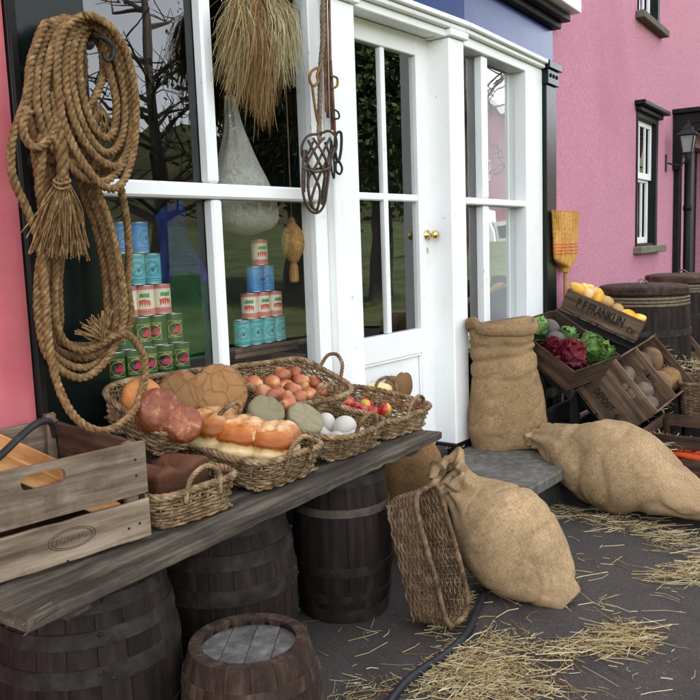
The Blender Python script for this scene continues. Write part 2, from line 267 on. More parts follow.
class MB:
    def __init__(s): s.v = []; s.f = []; s.n = 0; s.thread = None
    def add(s, v, f):
        v = np.asarray(v, float).reshape(-1, 3); s.v.append(v)
        s.f += [tuple(i+s.n for i in q) for q in f]; s.n += len(v); return s
    def grid(s, G, cu=False, cv=False):
        """G: (a,b,3) array of points, optional wrap in either direction"""
        a, b = G.shape[:2]; f = []
        for i in range(a if cu else a-1):
            for j in range(b if cv else b-1):
                i2, j2 = (i+1) % a, (j+1) % b
                f.append((i*b+j, i2*b+j, i2*b+j2, i*b+j2))
        return s.add(G, f)
    def box(s, x0, x1, y0, y1, z0, z1, c=.0, M=None):
        if c <= 0:
            v = [(x, y, z) for x in (x0, x1) for y in (y0, y1) for z in (z0, z1)]
            f = [(0, 1, 3, 2), (4, 6, 7, 5), (0, 4, 5, 1), (2, 3, 7, 6), (0, 2, 6, 4), (1, 5, 7, 3)]
        else:
            c = min(c, abs(x1-x0)*.3, abs(y1-y0)*.3, abs(z1-z0)*.3); v = []
            for x, sx in ((x0, 1), (x1, -1)):
                for y, sy in ((y0, 1), (y1, -1)):
                    for z, sz in ((z0, 1), (z1, -1)):
                        v += [(x, y+sy*c, z+sz*c), (x+sx*c, y, z+sz*c), (x+sx*c, y+sy*c, z)]
            I = lambda i, j, k, a: (i*4+j*2+k)*3+a
            f = []
            for i in (0, 1): f.append([I(i, 0, 0, 0), I(i, 0, 1, 0), I(i, 1, 1, 0), I(i, 1, 0, 0)][::1 if i == 0 else -1])
            for j in (0, 1): f.append([I(0, j, 0, 1), I(1, j, 0, 1), I(1, j, 1, 1), I(0, j, 1, 1)][::1 if j == 0 else -1])
            for k in (0, 1): f.append([I(0, 0, k, 2), I(0, 1, k, 2), I(1, 1, k, 2), I(1, 0, k, 2)][::1 if k == 0 else -1])
            for i in (0, 1):
                for j in (0, 1): f.append([I(i, j, 0, 0), I(i, j, 0, 1), I(i, j, 1, 1), I(i, j, 1, 0)][::1 if (i+j) % 2 else -1])
                for k in (0, 1): f.append([I(i, 0, k, 0), I(i, 0, k, 2), I(i, 1, k, 2), I(i, 1, k, 0)][::-1 if (i+k) % 2 else 1])
            for j in (0, 1):
                for k in (0, 1): f.append([I(0, j, k, 1), I(0, j, k, 2), I(1, j, k, 2), I(1, j, k, 1)][::1 if (j+k) % 2 else -1])
            for i in (0, 1):
                for j in (0, 1):
                    for k in (0, 1): f.append([I(i, j, k, 0), I(i, j, k, 1), I(i, j, k, 2)][::1 if (i+j+k) % 2 == 0 else -1])
        if M is not None: v = [M @ Vector(p) for p in v]
        return s.add(v, f)
    def tube(s, P, r, sides=6, closed=False, caps=True, flat=1.0):
        P = np.asarray(P, float); n = len(P); T, U, V = frames(P, closed)
        rr = np.broadcast_to(np.asarray(r, float), (n,))
        a = np.linspace(0, 2*math.pi, sides, endpoint=False)
        G = P[:, None]+rr[:, None, None]*(np.cos(a)[None, :, None]*U[:, None]+flat*np.sin(a)[None, :, None]*V[:, None])
        base = s.n; s.grid(G, cu=closed, cv=True)
        if caps and not closed:
            s.f.append(tuple(base+j for j in range(sides))[::-1]); s.f.append(tuple(base+(n-1)*sides+j for j in range(sides)))
        return s
    def rope(s, P, r, pitch=.055, strands=3, sides=6, closed=False, phase=0):
        """laid rope: strands twisted round the path"""
        P = np.asarray(P, float); T, U, V = frames(P, closed)
        d = np.concatenate([[0], np.cumsum(np.linalg.norm(np.diff(P, axis=0), axis=1))])
        for k in range(strands):
            a = 2*math.pi*(d/pitch+k/strands)+phase
            Q = P+(r*.52)*(np.cos(a)[:, None]*U+np.sin(a)[:, None]*V)
            s.tube(Q, r*.56, sides=sides, closed=closed)
        return s
    def lathe(s, prof, n=32, M=None, caps=True, wob=0, seed=0):
        prof = np.array(prof, float); a = np.linspace(0, 2*math.pi, n, endpoint=False)
        G = np.zeros((len(prof), n, 3)); G[..., 0] = prof[:, 0, None]*np.cos(a); G[..., 1] = prof[:, 0, None]*np.sin(a); G[..., 2] = prof[:, 1, None]
        if wob: G[..., :2] *= 1+wob*np.sin(3*a+seed)[None, :, None]
        if M is not None: G = (G.reshape(-1, 3) @ np.array(M.to_3x3()).T+np.array(M.translation)).reshape(G.shape)
        base = s.n; s.grid(G, cv=True)
        if caps:
            s.f.append(tuple(base+j for j in range(n))[::-1]); s.f.append(tuple(base+(len(prof)-1)*n+j for j in range(n)))
        return s
    def prism(s, poly, t0, t1, M):
        """poly in local (x,z) extruded along local y"""
        n = len(poly); v = [M @ Vector((x, t0, z)) for x, z in poly]+[M @ Vector((x, t1, z)) for x, z in poly]
        f = [tuple(range(n)), tuple(range(2*n-1, n-1, -1))]+[(i, n+i, n+(i+1) % n, (i+1) % n) for i in range(n)]
        return s.add(v, f)
    def mesh(s, name, mat, smooth=False):
        me = bpy.data.meshes.new(name); V = np.concatenate(s.v) if s.v else np.zeros((0, 3))
        me.from_pydata(V.tolist(), [], s.f); me.update()
        bm = bmesh.new(); bm.from_mesh(me); bmesh.ops.recalc_face_normals(bm, faces=bm.faces); bm.to_mesh(me); bm.free()
        if smooth: me.polygons.foreach_set('use_smooth', [True]*len(me.polygons))
        if s.thread is not None:
            at = me.attributes.new('thread', 'FLOAT_VECTOR', 'POINT'); at.data.foreach_set('vector', np.asarray(s.thread, np.float32).ravel())
        me.materials.append(mat); return me
    def build(s, name, mat, parent=None, M=None, smooth=False, kind=None, label=None, cat=None, group=None):
        return place(name, s.mesh(name, mat, smooth), parent, M, kind, label, cat, group)
def place(name, me, parent=None, M=None, kind=None, label=None, cat=None, group=None):
    o = bpy.data.objects.new(name, me); COL.objects.link(o); o.parent = parent
    if M is not None: o.matrix_local = M
    for k, v in (('kind', kind), ('label', label), ('category', cat), ('group', group)):
        if v: o[k] = v
    return o
def thing(name, label, cat, M=None, group=None):
    o = place(name, None, None, M, None, label, cat, group); o.empty_display_size = .05; return o
def TR(x, y, z): return Matrix.Translation((x, y, z))
def RZ(a): return Matrix.Rotation(a, 4, 'Z')
def RX(a): return Matrix.Rotation(a, 4, 'X')
def RY(a): return Matrix.Rotation(a, 4, 'Y')
def axes(o, x, y, z):
    m = Matrix.Identity(4)
    for i in range(3): m[i][0], m[i][1], m[i][2], m[i][3] = x[i], y[i], z[i], o[i]
    return m
def nz(p, f=1, seed=0): return noise.noise(Vector((p[0]*f+seed*7.3, p[1]*f-seed*3.1, p[2]*f+seed*1.7)))
def plank_mesh(name, L, W, T, mat, nseg=8, jit=.0015, c=.003, seed=0, ends=0.0):
    """rough sawn board, long axis x (centred), width z, thickness y"""
    rg = np.random.default_rng(seed+11); mb = MB(); xs = np.linspace(-L/2, L/2, nseg+1); G = []
    for i, x in enumerate(xs):
        w0, w1 = -W/2+rg.normal(0, jit), W/2+rg.normal(0, jit); t0, t1 = -T/2+rg.normal(0, jit*.4), T/2+rg.normal(0, jit*.4)
        ring = [(w0, t0+c), (w0+c, t0), (w1-c, t0), (w1, t0+c), (w1, t1-c), (w1-c, t1), (w0+c, t1), (w0, t1-c)]
        e = ends if i in (0, nseg) else 0
        G.append([(x+rg.normal(0, e) if e else x, t, w) for w, t in ring])
    G = np.array(G); b = mb.n; mb.grid(G, cv=True); mb.f.append(tuple(b+j for j in range(8))); mb.f.append(tuple(b+nseg*8+j for j in range(8))[::-1])
    return mb.mesh(name, mat)
_pc = {}
def plank(parent, name, L, W, T, mat, M, seed=None, nseg=6, jit=.0015, ends=.001):
    key = (round(L, 3), round(W, 3), round(T, 3), mat.name, (seed or 0) % 3, nseg)
    if key not in _pc: _pc[key] = plank_mesh(name, L, W, T, mat, nseg, jit, min(.003, T*.25), (seed or 0) % 3+int(L*1000), ends)
    return place(name, _pc[key], parent, M)
def slot_board_mesh(name, L, W, T, mat, sw, sh, cz=0.0):
    """board in x/z plane with a stadium hand hole"""
    ang = set(np.linspace(0, 2*math.pi, 32, endpoint=False).round(4))
    for x in (-L/2, L/2):
        for z in (-W/2, W/2): ang.add(round(math.atan2(z-cz, x) % (2*math.pi), 4))
    ang = sorted(ang); outer = []; inner = []
    for a in ang:
        ca, sa = math.cos(a), math.sin(a)
        t = min([(L/2 if ca > 0 else -L/2)/ca if abs(ca) > 1e-6 else 9, ((W/2-cz) if sa > 0 else (-W/2-cz))/sa if abs(sa) > 1e-6 else 9]); outer.append((ca*t, cz+sa*t))
        hw, r = sw/2-sh/2, sh/2; lo, hi = 0, sw
        for _ in range(30):
            md = (lo+hi)/2; x, z = abs(ca*md), abs(sa*md)
            d = math.hypot(max(x-hw, 0), z)
            if d < r: lo = md
            else: hi = md
        inner.append((ca*lo, cz+sa*lo))
    n = len(ang); mb = MB(); loops = [outer, inner]
    v = [(x, y, z) for y in (-T/2, T/2) for lp in loops for x, z in lp]
    f = []
    for i in range(n):
        j = (i+1) % n
        f += [(i, j, n+j, n+i), (2*n+i, 3*n+i, 3*n+j, 2*n+j), (i, 2*n+i, 2*n+j, j), (n+i, n+j, 3*n+j, 3*n+i)]
    mb.add(v, f); return mb.mesh(name, mat)
def superblob(a, b, c, e1=1.0, e2=1.0, nu=28, nv=18, fn=None):
    """superellipsoid rings as MB; fn(p,theta,phi)->p shapes it"""
    def sp(x, e): return math.copysign(abs(x)**e, x)
    G = np.zeros((nv+1, nu, 3))
    for i in range(nv+1):
        ph = -math.pi/2+math.pi*i/nv
        for j in range(nu):
            th = 2*math.pi*j/nu
            p = [a*sp(math.cos(ph), e1)*sp(math.cos(th), e2), b*sp(math.cos(ph), e1)*sp(math.sin(th), e2), c*sp(math.sin(ph), e1)]
            G[i, j] = fn(p, th, ph) if fn else p
    return MB().grid(G, cv=True)
def cloth_grid(G, wrap=True):
    mb = MB(); mb.grid(G, cv=wrap); a = np.zeros(G.shape[:2]); b = np.zeros(G.shape[:2])
    a[1:] = np.cumsum(np.linalg.norm(np.diff(G, axis=0), axis=2).mean(1))[:, None]; per = np.linalg.norm(np.diff(G, axis=1), axis=2).max(0); b[:, 1:] = np.cumsum(per)[None]
    mb.thread = np.stack([a, b, a*0], 2).reshape(-1, 3); return mb
def loft(rings, n=44, disp=None, cap=True):
    """rings: list of (centre, axisU, axisV, ru, rv, power)"""
    G = []
    for i, (c, U, V, ru, rv, pw) in enumerate(rings):
        c, U, V = map(np.asarray, (c, U, V)); row = []
        for j in range(n):
            t = 2*math.pi*j/n; ct, st = math.cos(t), math.sin(t)
            x, y = math.copysign(abs(ct)**pw, ct), math.copysign(abs(st)**pw, st)
            p = c+ru*x*U+rv*y*V
            if disp is not None: p = p+disp(p, i/(len(rings)-1), t)*(U*x+V*y)/(np.linalg.norm(U*x+V*y)+1e-9)
            row.append(p)
        G.append(row)
    G = np.array(G); mb = cloth_grid(G)
    if cap: mb.f.append(tuple(range(n))); mb.f.append(tuple((len(rings)-1)*n+j for j in range(n)))
    return mb
def text_mesh(body, size, mat, sx=1.0, bold=0.0, extrude=.0006):
    cu = bpy.data.curves.new('lettering', 'FONT'); cu.body = body; cu.size = size; cu.align_x = 'CENTER'; cu.align_y = 'CENTER'; cu.extrude = extrude; cu.offset = bold; cu.resolution_u = 3
    o = bpy.data.objects.new('tmp', cu); COL.objects.link(o)
    me = bpy.data.meshes.new_from_object(o.evaluated_get(bpy.context.evaluated_depsgraph_get()))
    bpy.data.objects.remove(o); bpy.data.curves.remove(cu)
    for v in me.vertices: v.co.x *= sx
    me.materials.clear(); me.materials.append(mat); me.name = 'lettering'; return me

# ------------------------------------------------------------------ ground, step
g = MB()
xs = np.concatenate([np.linspace(-80, -2, 10), np.linspace(0, 8, 40), np.linspace(10, 90, 12)]); ys = np.concatenate([np.linspace(-70, -1, 10), np.linspace(0, 2.6, 16), np.linspace(4, 60, 8)])
G = np.zeros((len(xs), len(ys), 3)); G[..., 0] = xs[:, None]; G[..., 1] = ys[None]
for i in range(len(xs)):
    for j in range(len(ys)):
        if 0 < xs[i] < 8 and 0 < ys[j] < 1.2: G[i, j, 2] = .004*nz((xs[i], ys[j], 0), 1.3)-.002
g.grid(G).build('ground', ASPHALT, kind='structure', smooth=True)
m_ = MB(); xs = np.linspace(-40, 110, 76); ys = np.linspace(-80, -3.2, 45); G = np.zeros((76, 45, 3)); G[..., 0] = xs[:, None]; G[..., 1] = ys[None]
for i in range(76):
    for j in range(45):
        x_, y_ = G[i, j, 0], G[i, j, 1]
        if x_ > 8: y_ = y_+min(3.6, (x_-8)*.25)*(1+y_/80); G[i, j, 1] = y_
        r_ = math.hypot(x_-4, y_-2); G[i, j, 2] = .05+.055*max(0, r_-9)+.25*nz((x_, y_, 0), .12)*min(1, max(0, r_-7)/8)
m_.grid(G).build('lawn', LAWN, kind='structure', smooth=True)
HILL = surf('wooded_hillside', [(.018, .022, .010), (.035, .038, .016), (.06, .055, .026)], scale=.35, rough=.95, bump=.6, bscale=1.2, rand=0, dist=.6)
G = np.zeros((140, 14, 3))
for i in range(140):
    an = rad(-110)+rad(116)*i/139
    for j in range(14):
        t = j/13; r_ = 58+t*34; hh_ = (13.5+3*nz((an*6, 0, 0), 1)+1.2*nz((an*40, t, 3), 1)+.8*nz((an*120, t*4, 5), 1))*(1-.32*max(0, (an-rad(-38))/rad(44)))*math.sin(min(1, t*1.25)*math.pi/2)
        G[i, j] = (4+r_*math.cos(an), 2+r_*math.sin(an), hh_)
MB().grid(G).build('hill', HILL, kind='structure', smooth=True)
step = thing('door_step', 'low grey stone doorstep below the white shop door', 'step')
for x0, x1 in ((2.93, 3.517), (3.523, 4.42)):
    m_ = MB().box(x0, x1, 1.535, 2.13, .155, .21, .008); m_.build('slab', STONE, step)
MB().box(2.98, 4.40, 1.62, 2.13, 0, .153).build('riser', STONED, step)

# ------------------------------------------------------------------ the shop
shop = thing('shop_front', 'white and dark blue shop front with pink walls and glazed door', 'shop')
def A(name, mat, *boxes, parent=None, c=.004, smooth=False):
    m_ = MB()
    for b in boxes: m_.box(*b[:2], WALL+b[2], WALL+b[3], *b[4:6], c)
    return m_.build(name, mat, parent or shop)
def Bp(name, mat, *boxes, parent=None, c=.004):
    m_ = MB()
    for b in boxes: m_.box(*b, c, M=FB)
    return m_.build(name, mat, parent or shop)
ROOF = 6.6
A('wall', PINK_A, (-9, 1.258, -.004, .35, 0, ROOF), (1.258, 3.9, .1, .35, 2.62, ROOF), c=0)
Bp('wall', PINK_A, (.02, 1.30, .12, .35, 2.70, ROOF), c=0)
A('roof', BLACK, (-9, 4.6, .3, 6.0, ROOF-.1, ROOF), c=0)
# the dark room behind the glass
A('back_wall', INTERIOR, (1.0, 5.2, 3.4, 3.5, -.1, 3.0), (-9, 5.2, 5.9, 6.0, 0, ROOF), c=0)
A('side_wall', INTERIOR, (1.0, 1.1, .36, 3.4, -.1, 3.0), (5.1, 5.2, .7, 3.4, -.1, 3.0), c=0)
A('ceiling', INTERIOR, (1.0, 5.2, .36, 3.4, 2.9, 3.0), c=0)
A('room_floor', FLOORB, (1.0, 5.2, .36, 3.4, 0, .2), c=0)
# left pilaster, panel below the window, fascia, cornice
pil = A('pilaster', BLACKGREEN, (1.261, 1.508, -.02, .12, 0, 2.30))
A('corner_bead', BLACK, (1.258, 1.282, -.034, -.021, 0, 2.3), parent=pil)
A('pilaster_cap', BLACKGREEN, (1.25, 1.52, -.045, .12, 2.302, 2.348))
A('stall_riser', BLACKGREEN, (1.51, 2.64, .03, .10, 0, .70))
A('fascia', BLUE, (1.25, 3.7235, -.012, .1, 2.352, 2.56))
Bp('fascia', BLUE, (0.0, 1.29, -.012, .1, 2.352, 2.56))
A('ledge', WHITE, (1.525, 3.715, -.05, .09, 2.325, 2.3495), (1.525, 3.715, -.03, .09, 2.30, 2.323))
Bp('ledge', WHITE, (.004, 1.115, -.05, .09, 2.325, 2.3495), (.004, 1.10, -.03, .09, 2.30, 2.323))
A('cornice', BLACK, (1.2, 3.73, -.06, .1, 2.562, 2.60), (1.2, 3.735, -.11, .1, 2.602, 2.645))
Bp('cornice', BLACK, (.005, 1.31, -.06, .1, 2.562, 2.60), (.01, 1.335, -.11, .1, 2.602, 2.645))
A('gutter_board', WHITE, (1.1, 3.74, -.17, .1, 2.648, 2.86))
Bp('gutter_board', WHITE, (.016, 1.36, -.17, .1, 2.648, 2.86))
# posts either side of the door
for x0, x1 in ((2.652, 2.822), (3.575, 3.715)):
    p_ = A('post', WHITE, (x0, x1, -.012, .16, .235, 2.262), c=.006)
    A('post_cap', WHITE, (x0-.014, x1+.012, -.034, .16, 2.264, 2.298), parent=p_)
    A('post_foot', BLACK, (x0-.004, x1+.004, -.016, .16, .15, .233), parent=p_)
# left window
win = A('window', WHITE, (2.575, 2.650, .03, .11, .70, 2.298), (1.5095, 1.538, .03, .11, .70, 2.298), (1.539, 2.574, .03, .11, .70, .77), (1.539, 2.574, .03, .11, 2.27, 2.298))
A('mullion', WHITE, (1.998, 2.048, .012, .062, .772, 1.452), parent=win, c=.008); A('mullion', WHITE, (1.992, 2.042, .012, .062, 1.510, 2.268), parent=win, c=.008)
A('transom', WHITE, (1.53, 2.60, .002, .085, 1.455, 1.507), parent=win, c=.008)
for x0, x1 in ((1.53, 2.0), (2.035, 2.59)):
    for z0, z1 in ((.765, 1.46), (1.50, 2.275)): A('pane', GLASS, (x0, x1, .058, .061, z0, z1), parent=win, c=0)
# door
DR = .115
door = A('door', WHITE, (2.845, 2.962, DR, DR+.045, .222, 2.272), (3.470, 3.592, DR, DR+.045, .222, 2.272), (2.962, 3.47, DR, DR+.045, 2.178, 2.272), (2.962, 3.47, DR, DR+.045, .72, .845), (2.962, 3.47, DR, DR+.045, .222, .40), c=.004)
A('door_panel', WHITE, (2.962, 3.47, DR+.018, DR+.034, .40, .72), parent=door, c=0)
A('door_panel_moulding', WHITE, (2.963, 3.469, DR+.004, DR+.017, .706, .719), (2.963, 3.469, DR+.004, DR+.017, .401, .414), (2.963, 2.976, DR+.004, DR+.017, .415, .705), (3.456, 3.469, DR+.004, DR+.017, .415, .705), parent=door)
A('glazing_bar', WHITE, (3.185, 3.217, DR+.004, DR+.04, .846, 2.177), parent=door, c=.006)
A('glazing_bar', WHITE, (2.963, 3.184, DR+.005, DR+.04, 1.478, 1.512), (3.218, 3.469, DR+.005, DR+.04, 1.478, 1.512), parent=door, c=.006)
for x0, x1 in ((2.955, 3.19), (3.21, 3.476)):
    for z0, z1 in ((.84, 1.485), (1.505, 2.182)): A('pane', GLASS, (x0, x1, DR+.021, DR+.024, z0, z1), parent=door, c=0)
kn = MB(); KP = Matrix.Translation((3.535, WALL+DR, 1.312)) @ RX(rad(90))
kn.lathe([(.026, 0), (.026, .004), (.010, .008), (.009, .03), (.013, .034), (.022, .042), (.024, .052), (.018, .062), (.004, .066)], 20, KP)
kn.build('door_knob', BRASS, door, smooth=True)
MB().lathe([(.012, -.001), (.012, .003)], 14, Matrix.Translation((3.535, WALL+DR, 1.235)) @ RX(rad(90)) @ Matrix.Diagonal((.6, 1.3, 1, 1))).build('keyhole_plate', BRASS, door)
A('door_frame', WHITE, (2.823, 2.843, .06, .2, .21, 2.295), (3.5935, 3.6, .085, .2, .21, 2.295), (2.8225, 3.574, .04, .2, 2.2755, 2.299), (2.8225, 3.574, .0, .04, 2.262, 2.2985))
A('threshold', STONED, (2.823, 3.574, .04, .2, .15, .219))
# right window (the front turns away here)
winb = Bp('window', WHITE, (.85, 1.118, -.004, .10, .70, 2.298), (.012, .05, .03, .10, .70, 2.248), (.051, .849, .03, .10, .70, .78), (.012, .849, -.002, .10, 2.2485, 2.298))
Bp('mullion', WHITE, (.275, .345, .016, .07, .782, 1.462), (.275, .345, .016, .07, 1.502, 2.247), parent=winb, c=.008)
Bp('transom', WHITE, (.05, .852, .004, .085, 1.464, 1.500), parent=winb, c=.006)
for s0, s1 in ((.045, .285), (.335, .855)):
    for z0, z1 in ((.775, 1.47), (1.495, 2.252)): Bp('pane', GLASS, (s0, s1, .064, .067, z0, z1), parent=winb, c=0)
Bp('window_jamb_lining', WHITE, (.83, .87, .101, .26, .70, 2.25), parent=winb)
Bp('stall_riser', BLACKGREEN, (.0, 1.118, .0, .08, 0, .698))
Bp('pilaster', BLACKGREEN, (1.121, 1.30, -.03, .12, 0, 2.21)); 
pc_ = Bp('pilaster_cap', BLACKGREEN, (1.112, 1.31, -.045, .12, 2.212, 2.30), (1.10, 1.325, -.06, .12, 2.302, 2.348))
m_ = MB()
for k in range(3): m_.lathe([(.013, 0), (.012, .004), (.006, .007)], 10, FB @ TR(1.155+.055*k, -.0455, 2.265) @ RX(rad(90)))
m_.build('boss', BLACK, pc_)
# shelf, box and curtain in the window
A('window_shelf', WOODDARK, (1.52, 2.56, .1, .5, .80, .832))

# ------------------------------------------------------------------ pink house on the right
house = thing('pink_house', 'pink pebbledash house with black framed sash windows beyond the shop', 'house')
S_END = 11.0
holes = [(3.36, 4.10, 1.175, 2.345), (3.36, 4.10, 3.10, 4.4), (5.62, 6.5, 0, 2.2)]
us = sorted({1.302, S_END, *[h[0] for h in holes], *[h[1] for h in holes]}); zs = sorted({0, ROOF, *[h[2] for h in holes], *[h[3] for h in holes]})
w = MB()
for i in range(len(us)-1):
    for j in range(len(zs)-1):
        cu_, cz_ = (us[i]+us[i+1])/2, (zs[j]+zs[j+1])/2
        if any(h[0] < cu_ < h[1] and h[2] < cz_ < h[3] for h in holes): continue
        w.add([FB @ Vector((us[a], 0, zs[b])) for a, b in ((i, j), (i+1, j), (i+1, j+1), (i, j+1))], [(0, 1, 2, 3)])
for s0, s1, z0, z1 in holes:
    q = [(s0, z0), (s1, z0), (s1, z1), (s0, z1)]
    for k in range(4):
        (a, b), (c, d) = q[k], q[(k+1) % 4]
        w.add([FB @ Vector(p) for p in ((a, 0, b), (c, 0, d), (c, .3, d), (a, .3, b))], [(0, 1, 2, 3)])
w.build('wall', PINK_B, house)
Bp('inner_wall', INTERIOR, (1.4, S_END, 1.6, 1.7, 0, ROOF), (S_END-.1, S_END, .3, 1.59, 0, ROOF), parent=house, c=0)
Bp('roof', BLACK, (1.302, S_END, .05, 6.0, ROOF+.001, ROOF+.1), parent=house, c=0)
def sash(s0, s1, z0, z1, wname='window', upper=True):
    fw = .075
    wo = Bp(wname, BLACK, (s0, s0+.03, -.012, .10, z0, z1), (s1-fw, s1, -.012, .10, z0, z1), (s0+.03, s1-fw, -.012, .10, z1-.09, z1), (s0+.03, s1-fw, .0, .10, z0, z0+.02), parent=house)
    a, b, zm = s0+.032, s1-fw-.002, (z0+z1)*.5+.02
    for nm, (c, d), n0 in (('upper_sash', (zm-.02, z1-.092), .03), ('lower_sash', (z0+.022, zm), .056)):
        so = Bp('sash', WHITE, (a, a+.045, n0, n0+.024, c, d), (b-.045, b, n0, n0+.024, c, d), (a+.045, b-.045, n0, n0+.024, d-.045, d), (a+.045, b-.045, n0, n0+.024, c, c+.055), *[(a+(b-a)*k/3-.011, a+(b-a)*k/3+.011, n0+.002, n0+.022, c+.055, d-.045) for k in (1, 2)], parent=wo, c=.003)
        Bp('pane', GLASS, (a+.02, b-.02, n0+.011, n0+.014, c+.02, d-.02), parent=wo, c=0)
    Bp('sill', SILLST, (s0-.06, s1+.10, -.075, .05, z0-.062, z0-.002), parent=wo, c=.006)
    if upper: Bp('hood_mould', BLACK, (s0-.06, s1+.13, -.09, .03, z1+.002, z1+.04), (s0-.03, s1+.05, -.045, .03, z1-.04+.0, z1), parent=wo, c=.006)
sash(3.36, 4.10, 1.175, 2.345); sash(3.36, 4.10, 3.10, 4.4, upper=True)
# doorway with hood
Bp('door_pilaster', BLACK, (4.80, 4.93, -.055, .02, 0, 2.12), (5.40, 5.619, -.04, .02, 0, 2.2), parent=house)
dd = Bp('door', BLACK, (5.62, 6.5, .1, .15, 0, 2.2), parent=house)
hood = MB(); M_ = FB @ TR(4.74, 0, 0) @ RZ(rad(-90))   # local x = street side
cv = [(0, 2.42)]+[(.46, 2.42), (.46, 2.34)]+[(.05+.36*math.cos(t), 2.0+.33*math.sin(t)) for t in np.linspace(rad(75), 0, 2)][:1]+[(.30, 2.31), (.2, 2.24), (.12, 2.13), (.09, 2.0), (.08, 1.9), (0, 1.9)]
hood.prism(cv, 0, .07, M_); hood.build('hood_bracket', BLACK, house)
MB().prism(cv, 2.0, 2.07, M_).build('hood_bracket', BLACK, house)
m_ = MB(); m_.box(4.70, 6.85, -.52, .0, 2.425, 2.47, .006, M=FB); m_.box(4.76, 6.8, -.47, -.0, 2.36, 2.423, .004, M=FB); m_.build('door_hood', BLACK, house)
m_ = MB(); m_.tube([FB @ Vector((4.98, -.10, z)) for z in (0, 1.0, 2.28)], .035, 12); 
for z in (.5, 1.5): m_.tube([FB @ Vector((4.98, -.10, z+d)) for d in (0, .05)], .042, 12)
m_.build('downpipe', BLACK, house, smooth=True)
# ------------------------------------------------------------------ lantern on the pink house
lp = onB(688, 143, -.2); ls, ln, lz = locB(lp)
lan = thing('wall_lantern', 'small black carriage lantern with frosted glass beside the house door hood', 'lantern', FB @ TR(ls, ln, lz-.09))
m_ = MB(); a4 = [rad(45+90*k) for k in range(4)]
m_.add([(r*math.cos(a), r*math.sin(a), z) for z, r in ((.0, .052), (.16, .085)) for a in a4], [(i, (i+1) % 4, 4+(i+1) % 4, 4+i) for i in range(4)]+[(3, 2, 1, 0), (4, 5, 6, 7)]); m_.build('lamp_glass', FROST, lan)
m_ = MB()
for a in a4: m_.tube([(.054*math.cos(a), .054*math.sin(a), -.005), (.088*math.cos(a), .088*math.sin(a), .165)], .006, 5)
for z, r in ((0, .054), (.16, .087)):
    q = [(r*math.cos(a), r*math.sin(a), z) for a in a4]; m_.tube(q+[q[0]], .006, 5)
m_.build('lamp_frame', IRON, lan)
MB().lathe([(.125, .162), (.12, .172), (.06, .21), (.055, .235), (.03, .245), (.012, .27), (.016, .285), (.004, .30)], 4, RZ(rad(45))).build('lamp_top', IRON, lan)
m_ = MB(); m_.lathe([(.012, -.09), (.02, -.06), (.035, -.035), (.028, -.02), (.055, -.004)], 12); m_.build('lamp_base', IRON, lan, smooth=True)
m_ = MB(); m_.tube(cat_rom([(0, 0, -.05), (-.0, .05, -.10), (0, .12, -.10), (0, .2+ln+.2-.02, -.08)], .02), .008, 6); m_.box(-.02, .02, -ln-.012, -ln-.002, -.16, .0); m_.build('lamp_bracket', IRON, lan, smooth=False)

# ------------------------------------------------------------------ tins
def tin_mat(name, c): return surf(name, [tuple(x*.9 for x in c), c, tuple(min(1, x*1.08) for x in c)], scale=60, rough=.4, bump=0, rand=.06, spec=.5)
TG = tin_mat('tin_green', hexcol(44, 86, 48)); TDK = tin_mat('tin_dark_oval', hexcol(34, 34, 36)); TMG = tin_mat('tin_magenta', hexcol(196, 44, 84)); TGO = tin_mat('tin_gold', hexcol(176, 164, 96))
TBL = tin_mat('tin_blue', hexcol(84, 150, 206)); TTQ = tin_mat('tin_turquoise', hexcol(104, 184, 186)); TIB = tin_mat('tin_blue_ink', hexcol(36, 84, 130)); TCR = tin_mat('tin_cream', hexcol(232, 222, 200)); TRD = tin_mat('tin_red', hexcol(216, 64, 54)); TPK = tin_mat('tin_pink_band', hexcol(216, 122, 120)); TLG = tin_mat('tin_leaf_green', hexcol(84, 158, 84))
TR_, TH_ = .0352, .1095
def wrap(mb, poly, lift=.0006):
    """flat print: polygon in (arc metres, z) laid on the tin's side, facing local -y"""
    n = len(poly); c = np.mean(poly, 0); v = []; rr = TR_+lift
    P = [tuple(c)]+[tuple(p) for p in poly]
    for sft, z in P:
        a = -math.pi/2+sft/TR_; v.append((rr*math.cos(a), rr*math.sin(a), z))
    mb.add(v, [(0, 1+i, 1+(i+1) % n) for i in range(n)])
def ell(cx, cz, a, b, n=18): return [(cx+a*math.cos(t), cz+b*math.sin(t)) for t in np.linspace(0, 2*math.pi, n, endpoint=False)]
def ringp(mb, cx, cz, a, b, w, n=22, lift=.0006, ang=(0, 2*math.pi)):
    t = np.linspace(*ang, n+1); v = []
    for k in t:
        for q in (0, w):
            s_, z = cx+(a-q)*math.cos(k), cz+(b-q)*math.sin(k); an = -math.pi/2+s_/TR_; v.append(((TR_+lift)*math.cos(an), (TR_+lift)*math.sin(an), z))
    mb.add(v, [(2*i, 2*i+2, 2*i+3, 2*i+1) for i in range(n)])
def rect(mb, s0, s1, z0, z1, lift=.0006):
    k = max(1, int((s1-s0)/.008)); v = []
    for i in range(k+1):
        an = -math.pi/2+(s0+(s1-s0)*i/k)/TR_
        for z in (z0, z1): v.append(((TR_+lift)*math.cos(an), (TR_+lift)*math.sin(an), z))
    mb.add(v, [(2*i, 2*i+2, 2*i+3, 2*i+1) for i in range(k)])
body = {}
def bodym(mat): 
    if mat.name not in body: body[mat.name] = MB().lathe([(TR_, .004), (TR_, TH_-.004)], 28, caps=False).mesh('label', mat, True)
    return body[mat.name]
rims = MB()
for z0 in (0, TH_-.005): rims.lathe([(TR_-.002, z0), (TR_+.0012, z0+.0012), (TR_+.0012, z0+.0038), (TR_-.002, z0+.005)], 28, caps=False)
